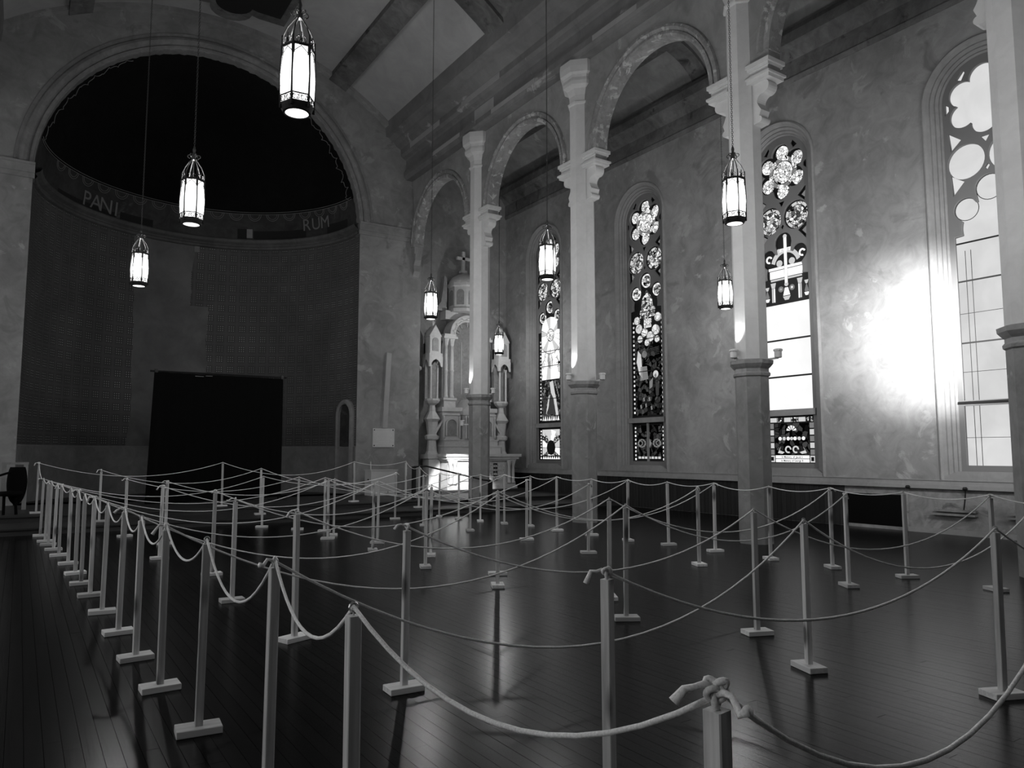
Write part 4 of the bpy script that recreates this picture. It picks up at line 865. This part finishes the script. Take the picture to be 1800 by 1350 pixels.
A('arch', archsweep([(0, 0.5), (0, 0.02), (0.05, -0.04), (0.09, 0.0), (0.13, -0.05), (0.22, -0.03), (0.22, 0.5)], XA, 5.46, 0.46, 0, mpA_(21.75)(0), 28, False), None)
for k in range(7):
    a_ = pi * (k + 0.5) / 7; A('arch_rosette', MB().lathe([(0.0, -0.05), (0.05, -0.04), (0.06, 0), (0.03, 0.03), (0.0, 0.04)], 8, (XA + 0.57 * cos(a_), 21.72, 5.46 + 0.57 * sin(a_))))
for k in range(5):
    a_ = pi * (k + 0.5) / 5; A('arch_cusp', MB().tube([(XA + (0.40 + 0.09 * cos(q)) * cos(a_), 21.8, 5.46 + (0.40 + 0.09 * cos(q)) * sin(a_) + 0.06 * sin(q)) for q in [2 * pi * j / 8 for j in range(8)]], 0.035, 5, True), mad)
A('attic', MB().b2(XA - 0.75, XA + 0.75, 21.95, 22.35, 6.0, 6.3).lathe([(0.60, 6.25), (0.60, 6.36), (0.55, 6.38)], 8, (XA, 22.0, 0), pi / 8))
D_ = A('drum', MB().lathe([(0.55, 6.36), (0.55, 7.1), (0.6, 7.14), (0.6, 7.24)], 8, (XA, 22.0, 0), pi / 8))
for k in range(3, 8):
    a_ = 2 * pi * k / 8; dv_ = Vector((cos(a_), sin(a_), 0)); tv = Vector((-sin(a_), cos(a_), 0)); cv_ = Vector((XA, 22.0, 0)) + dv_ * 0.512
    A('drum_niche', MB().prism(archpoly(0.13, 6.48, 6.88, 12), lambda h, v, d: tuple(cv_ + tv * h + dv_ * d + Vector((0, 0, v))), -0.01, 0.006), mad, D_)
A('dome', MB().lathe([(0.56, 7.22), (0.54, 7.34), (0.44, 7.48), (0.26, 7.58), (0.12, 7.62), (0.1, 7.68)], 16, (XA, 22.0, 0)), None, None, True)
for s_ in (-1, 1):
    A('volute', MB().prism([(XA + s_ * 0.62, 6.3), (XA + s_ * 0.95, 6.3), (XA + s_ * 0.98, 6.42), (XA + s_ * 0.85, 6.6), (XA + s_ * 0.78, 7.0), (XA + s_ * 0.72, 7.5), (XA + s_ * 0.62, 7.45)], lambda a, z, d: (a, d, z), 22.1, 22.3), mad)
A('cross', MB().box((XA - 0.06, 22.0, 8.04), (0.10, 0.09, 0.74)).box((XA - 0.06, 22.0, 8.16), (0.50, 0.09, 0.10)).box((XA - 0.06, 22.0, 7.70), (0.22, 0.2, 0.08)))
# drain pipe on the pier return
o = obj('wall_pipe', MB().tube([(10.66, 21.75, 4.25), (10.66, 21.75, 10.4)], 0.045, 8).lathe([(0.05, 0), (0.10, 0.05), (0.11, 0.12), (0.06, 0.16)], 10, (10.66, 21.75, 4.15)), M['arcade'], None, True); tag(o, 'thin plastered pipe running down beside the side altar', 'pipe', kind='structure')

# ------------------------------------------------------------------ things by the apse
p = empty('wall_plaque', (9.41, YE, 1.68), 'white rectangular plaque with four screws on the end pier', 'plaque')
obj('panel', MB().b2(9.05, 9.77, YE - 0.03, YE + 0.01, 1.68, 2.26), M['white'], p)
for x in (9.10, 9.72):
    for z in (1.73, 2.21): obj('screw', MB().lathe([(0.018, -0.018), (0.018, 0.018)], 8, (x, YE - 0.03, z)), M['black'], p)
tl = [0.30, 0.24, 0.27, 0.22, 0.26, 0.18, 0.28]
for i, w_ in enumerate(tl): obj('faint_text_line', MB().b2(9.41 - w_, 9.41 + w_, YE - 0.0315, YE - 0.029, 2.14 - i * 0.06, 2.155 - i * 0.06), M['fixture'], p)
b_ = obj('leaning_board', MB().prism([(9.36, 2.27), (9.52, 2.27), (9.63, 4.62), (9.47, 4.64)], lambda a, z, d: (a, d, z), YE - 0.05, YE), M['board']); tag(b_, 'long pale board fixed slightly askew above the plaque on the end pier', 'board')
cbx = empty('white_cabinet', (9.0, 20.8, 0.25), 'white rectangular box cabinet on the platform below the plaque', 'cabinet')
obj('body', MB().b2(8.62, 9.45, 20.62, 21.1, 0.25, 0.98), M['white'], cbx); obj('top', MB().b2(8.60, 9.47, 20.6, 21.12, 0.98, 1.005), M['white'], cbx)
obj('latch', MB().lathe([(0.02, -0.02), (0.02, 0.02)], 8, (9.15, 20.6, 0.35)), M['black'], cbx); obj('side_knob', MB().lathe([(0.02, -0.02), (0.02, 0.02)], 8, (8.6, 20.8, 0.72)), M['black'], cbx)
o = obj('white_stick', MB().tube([(8.66, 20.75, 0.98), (8.65, 20.75, 1.25)], 0.016, 6), M['white']); tag(o, 'short thin white stick standing up from the white cabinet', 'stick')
# black backdrop drape on a pipe frame
sc_ = empty('backdrop_screen', (4.26, 20.2, 0.25), 'large black cloth backdrop hung on a pipe frame before the apse', 'backdrop')
rows = []
for k in range(9):
    z = 0.25 + (3.50 - 0.25) * k / 8; fl_ = 0.06 * (1 - k / 8)
    rows.append([(2.68 - fl_ * 1.6 + (3.18 + fl_ * 1.6) * i / 48, 20.2 + 0.035 * sin(i * 1.3) * (1.2 - k / 10) - fl_, z + 0.09 * (i / 48) * (1 - k / 8)) for i in range(49)])
obj('drape', MB().strip(rows), M['void'], sc_, True)
obj('crossbar', MB().tube([(2.58, 20.18, 3.52), (5.94, 20.18, 3.53)], 0.022, 8), M['black'], sc_)
for x in (2.72, 5.82):
    obj('upright', MB().tube([(x, 20.24, 0.25), (x, 20.24, 3.58)], 0.022, 8), M['black'], sc_); obj('base_plate', MB().box((x, 20.3, 0.26), (0.4, 0.4, 0.012)), M['black'], sc_); obj('clamp', MB().box((x, 20.18, 3.53), (0.07, 0.07, 0.08)), M['black'], sc_)
obj('clip', MB().box((3.72, 20.13, 3.44), (0.20, 0.02, 0.015)).box((3.95, 20.13, 3.46), (0.16, 0.02, 0.015)), M['dado'], sc_)
# handrail beside the step
h = empty('handrail', (9.0, 18.2, 0.25), 'black metal handrail sloping down beside the platform step', 'handrail')
obj('rail', MB().tube([(8.95, 18.46, 1.13), (9.30, 18.40, 1.14), (10.12, 16.75, 0.80), (10.2, 16.55, 0.79)], 0.022, 8), M['black'], h)
obj('post', MB().box((8.95, 18.46, 0.69), (0.09, 0.09, 0.9)), M['black'], h); obj('post', MB().box((10.2, 16.55, 0.45), (0.09, 0.09, 0.68)), M['black'], h)
# far left: black chair in front of a pale frame
c_ = empty('black_chair', (-0.02, 18.6, 0.25), 'black chair with a tall rounded back at the left end of the platform', 'chair')
bk = []
for k in range(13):
    z = 0.45 + 0.76 * k / 12; hw = 0.17 * math.sqrt(max(0.02, 1 - ((k - 7) / 7.2) ** 2)) + 0.01
    bk.append([(-0.02 + hw * cos(q), 18.6 + 0.05 * sin(q), z) for q in [2 * pi * j / 12 for j in range(12)]])
m_ = MB().strip(bk, True); m_.f += [tuple(range(12)), tuple(range(144, 156))]
obj('backrest', m_, M['chairblack'], c_, True)
obj('seat', MB().lathe([(0.05, 0.62), (0.2, 0.63), (0.22, 0.68), (0.2, 0.72), (0.05, 0.73)], 16, (-0.12, 18.42, 0)), M['chairblack'], c_, True)
obj('armrest', MB().tube([(-0.1, 18.6, 1.12), (-0.3, 18.5, 1.05), (-0.6, 18.4, 0.98)], 0.025, 6), M['chairblack'], c_)
for dx, dy in ((-0.25, -0.1), (0.02, -0.1), (-0.25, 0.14), (0.02, 0.14)): obj('leg', MB().tube([(-0.02 + dx * 0.8, 18.5 + dy, 0.25), (-0.05 + dx * 0.7, 18.5 + dy, 0.66)], 0.03, 6), M['chairblack'], c_)
t_ = empty('pale_frame', (-0.1, 19.9, 0.25), 'pale wooden open frame standing behind the black chair', 'frame')
for x in (-0.27, 0.13): obj('leg', MB().box((x, 19.95, 0.75), (0.085, 0.085, 1.0)), M['dado'], t_)
obj('top_rail', MB().box((-0.07, 19.95, 1.27), (0.50, 0.1, 0.05)), M['dado'], t_)

# ------------------------------------------------------------------ rope posts
def build_post():
    p = empty('rope_post', (0, 0, 0))
    s_ = 0.0205; bv = 0.003
    oct_ = [(s_, s_ - bv), (s_ - bv, s_), (-s_ + bv, s_), (-s_, s_ - bv), (-s_, -s_ + bv), (-s_ + bv, -s_), (s_ - bv, -s_), (s_, -s_ + bv)]
    sh = local('shaft', MB().prism(oct_, lambda a, b_, d: (a, b_, d), 0.036, 1.0), M['pine'], p)
    bs = local('foot', MB().b2(-0.115, 0.115, -0.07, 0.07, 0.0, 0.038), M['pine_base'], p)
    bm = bmesh.new(); bm.from_mesh(bs.data); bmesh.ops.bevel(bm, geom=list(bm.edges), offset=0.003, segments=1, affect='EDGES'); bm.to_mesh(bs.data); bm.free()
    hk = MB().tube([(0, 0, 0.985), (0, 0, 1.012)], 0.0035, 5).tube([(0, 0.014 * cos(a), 1.026 + 0.014 * sin(a)) for a in [2 * pi * k / 10 for k in range(10)]], 0.0035, 5, True)
    local('eye_hook', hk, M['steel'], p)
    return p
ORD = 'first second third fourth fifth sixth seventh eighth ninth tenth eleventh twelfth thirteenth fourteenth fifteenth sixteenth seventeenth'.split()
GRP = {
 'L': ('pine rope post, %s from the platform in the close row along the bare floor', 'posts along the bare floor side'),
 'Li': ('pine rope post ending a rope near the bare-floor row, %s from the platform', 'rope end posts by the bare floor row'),
 'Ma': ('pine rope post midway on the %s rope from the platform tied to the bare-floor row', 'middle posts of ropes from the bare floor row'),
 'Mb': ('pine rope post midway on the %s rope from the platform tied to the column-side row', 'middle posts of ropes to the column row'),
 'Ri': ('pine rope post ending a rope near the column-side row, %s from the platform', 'rope end posts by the column row'),
 'R': ('pine rope post, %s from the platform in the close row along the columns', 'posts along the column side'),
 'F': ('pine rope post, %s after the foremost corner post of the bare-floor row', 'front posts'),
 'S': ('pine rope post on the low platform step, %s from the bare-floor side', 'posts on the platform step'),
 'P': ('pine rope post on the raised platform, %s from the bare-floor side', 'posts on the platform')}
PO = {}
def P_(key, row, x, y, z=0.0): PO[key] = (x, y, z, row)
for i, (x, y) in enumerate([(0.38, 16.12), (0.43, 15.03), (0.46, 14.45), (0.51, 13.70), (0.55, 12.89), (0.62, 11.88), (0.65, 10.87), (0.66, 9.99), (0.69, 9.12), (0.72, 8.11), (0.76, 7.13), (0.78, 6.19), (0.82, 5.33), (0.88, 4.42), (0.955, 3.36), (0.89, 2.24), (1.165, 1.04)]): P_('L%d' % i, 'L', x, y)
for i, (x, y) in enumerate([(1.65, 15.18), (2.07, 13.56), (1.73, 11.75), (2.05, 9.85), (1.87, 8.01), (1.92, 6.11), (2.11, 4.46), (1.98, 2.32)]): P_('Li%d' % i, 'Li', x, y)
for i, (x, y) in enumerate([(4.16, 15.54), (4.95, 14.08), (4.57, 12.82), (4.61, 10.92), (4.52, 8.95), (4.57, 7.25), (4.65, 5.20), (4.67, 3.34)]): P_('Ma%d' % i, 'Ma', x, y)
for i, (x, y) in enumerate([(4.62, 14.69), (4.85, 13.30), (5.06, 11.79), (5.09, 9.91), (5.01, 7.95), (5.17, 6.03), (5.20, 4.20), (5.16, 2.32)]): P_('Mb%d' % i, 'Mb', x, y)
for i, (x, y) in enumerate([(7.19, 15.78), (7.05, 14.08), (7.34, 12.64), (7.40, 10.80), (7.20, 8.87), (7.68, 7.12), (7.89, 5.09), (7.85, 3.15)]): P_('Ri%d' % i, 'Ri', x, y)
for i, (x, y) in enumerate([(8.32, 15.78), (8.40, 14.99), (8.51, 14.22), (8.66, 13.48), (8.80, 12.71), (8.74, 11.72), (8.78, 10.72), (8.78, 9.74), (8.92, 8.92), (8.94, 7.96), (8.94, 6.95), (8.96, 6.00), (9.03, 5.05), (9.01, 4.06), (9.05, 3.1), (9.05, 2.2)]): P_('R%d' % i, 'R', x, y)
for i, (x, y) in enumerate([(1.39, 17.14), (4.55, 17.17), (8.44, 17.11)]): P_('S%d' % i, 'S', x, y, 0.13)
for i, (x, y) in enumerate([(0.34, 18.53), (4.03, 18.57), (7.22, 18.38), (8.79, 18.62)]): P_('P%d' % i, 'P', x, y, 0.25)
P_('F0', 'F', 2.63, 1.03)
post0 = build_post(); first = True; TOP = {}
for k, (x, y, z, row) in PO.items():
    rg = random.Random(sum(ord(c) * (i + 3) for i, c in enumerate(k)) * 31)
    rz = rg.uniform(-0.12, 0.12)
    if row in ('Ma', 'Mb', 'Ri', 'R'): rz += -0.45 + (pi / 2 if rg.random() < 0.6 else 0)
    if row in ('Li',): rz += 0.35 if rg.random() < 0.5 else 0.0
    tl = (rg.uniform(-0.006, 0.006), rg.uniform(-0.009, 0.009))
    if k == 'L16': rz = 0.15
    if first: o = post0; o.location = (x, y, z); o.rotation_euler = (tl[0], tl[1], rz); first = False
    else: o = dup(post0, (x, y, z), rz, None, None, tl)
    for ch in o.children:
        if ch.name.startswith('eye_hook'): ch.rotation_euler = (0, 0, (pi / 2 if row in ('L', 'R') else 0.0) - rz)
    tag(o, GRP[row][0] % ORD[int(k.lstrip('LiMabRSPF'))], 'post', GRP[row][1])
    mt = Matrix.Rotation(rz, 4, 'Z') @ Matrix.Rotation(tl[1], 4, 'Y') @ Matrix.Rotation(tl[0], 4, 'X')
    TOP[k] = Vector((x, y, z)) + mt @ Vector((0, 0, 1.027))

# ------------------------------------------------------------------ ropes
def span(a, b_, sag, n=22, seed=0):
    rg = random.Random(seed); sk = rg.uniform(-0.03, 0.03); out = []
    for i in range(n + 1):
        t_ = i / n; p = a.lerp(b_, t_); s_ = 4 * t_ * (1 - t_) * (1 + sk * (t_ - 0.5) * 2)
        # rope leaves the hook in a short hump
        p.z += -sag * s_ + 0.004 * sin(pi * min(1, t_ * 9)) * 0; out.append(p)
    return out
def knot(c, tdir, r=0.0075, seed=0):
    rg = random.Random(seed); m_ = MB(); s_ = 0.014; a0 = rg.uniform(0, 6)
    pts = [(c.x + s_ * (sin(q) + 2 * sin(2 * q)) * 0.55 * cos(a0), c.y + s_ * (sin(q) + 2 * sin(2 * q)) * 0.55 * sin(a0) + 0.4 * s_ * sin(3 * q), c.z + s_ * 0.55 * (cos(q) - 2 * cos(2 * q))) for q in [2 * pi * i / 30 for i in range(30)]]
    m_.tube(pts, r, 6, True)
    d = -Vector(tdir); d.z = 0; d = d.normalized() if d.length else Vector((1, 0, 0)); d.rotate(Matrix.Rotation(rg.uniform(-0.7, 0.7), 3, 'Z'))
    tail = [c + d * (0.085 * t_) + Vector((0, 0, 0.016 * sin(pi * t_) - 0.035 * t_ * t_ * rg.uniform(0, 1.6))) for t_ in (0, 0.25, 0.5, 0.75, 1.0)]
    m_.tube(tail, [r, r, r, r * 1.15, r * 1.7], 6)
    return m_
ropes = []
USED = {}
def hook_point(k):
    n = USED.get(k, 0); USED[k] = n + 1
    return TOP[k] + Vector((0, 0, 0.0135 * n))
def rope(keys, sags, label, group, ends=(True, True), r=0.0068, name='barrier_rope', extra=None):
    T = [hook_point(k) for k in keys]; pts = []
    for i in range(len(T) - 1):
        sp_ = span(T[i], T[i + 1], sags[i], 24 if (T[i] - T[i + 1]).length > 2 else 14, hash(i) + len(ropes) * 17)
        pts += sp_ if i == 0 else sp_[1:]
    o = obj(name, MB().tube(pts, r, 6), M['rope'], None, True); tag(o, label, 'rope', group); ropes.append(o)
    for e_, a, b_ in ((ends[0], 0, 1), (ends[1], -1, -2)):
        if e_: obj('knot', knot(T[a], T[b_] - T[a], r * 1.05, len(ropes) * 3 + a), M['rope'], o, True)
    if extra:
        for q in extra: obj('knot', knot(T[q], T[q] - T[q - 1], r * 1.1, len(ropes) * 5 + q), M['rope'], o, True)
    return o
GA = ('slack white rope, %s from the platform, tied to a post of the bare-floor row', 'ropes from the bare floor row')
GB = ('slack white rope, %s from the platform, tied to a post of the column-side row', 'ropes to the column row')
for i, l_ in enumerate(('L0', 'L2', 'L4', 'L6', 'L8', 'L10', 'L12', 'L14')):
    rope([l_, 'Ma%d' % i, 'Ri%d' % i], [(0.36, 0.42, 0.46, 0.5, 0.52, 0.55, 0.56, 0.60)[i], (0.22, 0.16, 0.30, 0.30, 0.33, 0.36, 0.42, 0.45)[i]], GA[0] % ORD[i], GA[1])
for i, r_ in enumerate(('R1', 'R3', 'R5', 'R7', 'R9', 'R11', 'R13', 'R15')):
    rope(['Li%d' % i, 'Mb%d' % i, r_], [(0.25, 0.26, 0.36, 0.36, 0.36, 0.40, 0.40, 0.35)[i], (0.36, 0.4, 0.42, 0.42, 0.45, 0.45, 0.45, 0.45)[i]], GB[0] % ORD[i], GB[1])
lk = ['P0'] + ['L%d' % i for i in range(17)]
ls = [0.12] + [0.06, 0.05, 0.06, 0.07, 0.09, 0.11, 0.10, 0.10, 0.13, 0.15, 0.15, 0.16, 0.17, 0.26, 0.20, 0.20]
rope(lk, ls + [0.2] * (len(lk) - 1 - len(ls)), 'long white rope looping along the closely spaced bare-floor row of posts', 'ropes along the outer rows')
rope(['L16', 'F0'], [0.285], 'white rope sagging low from the foremost corner post', None, ends=(True, False))
rope(['P0', 'P1', 'P2', 'P3', 'S2'] + ['R%d' % i for i in range(16)], [0.30, 0.32, 0.10, 0.12, 0.14] + [0.05, 0.05, 0.05, 0.05, 0.06, 0.05, 0.06, 0.07, 0.06, 0.08, 0.06, 0.06, 0.07, 0.08, 0.1], 'long white rope over the platform and along the row of posts by the columns', 'ropes along the outer rows')
rope(['S0', 'S1', 'Ri0'], [0.30, 0.30], 'white rope strung between the posts on the platform step', None)
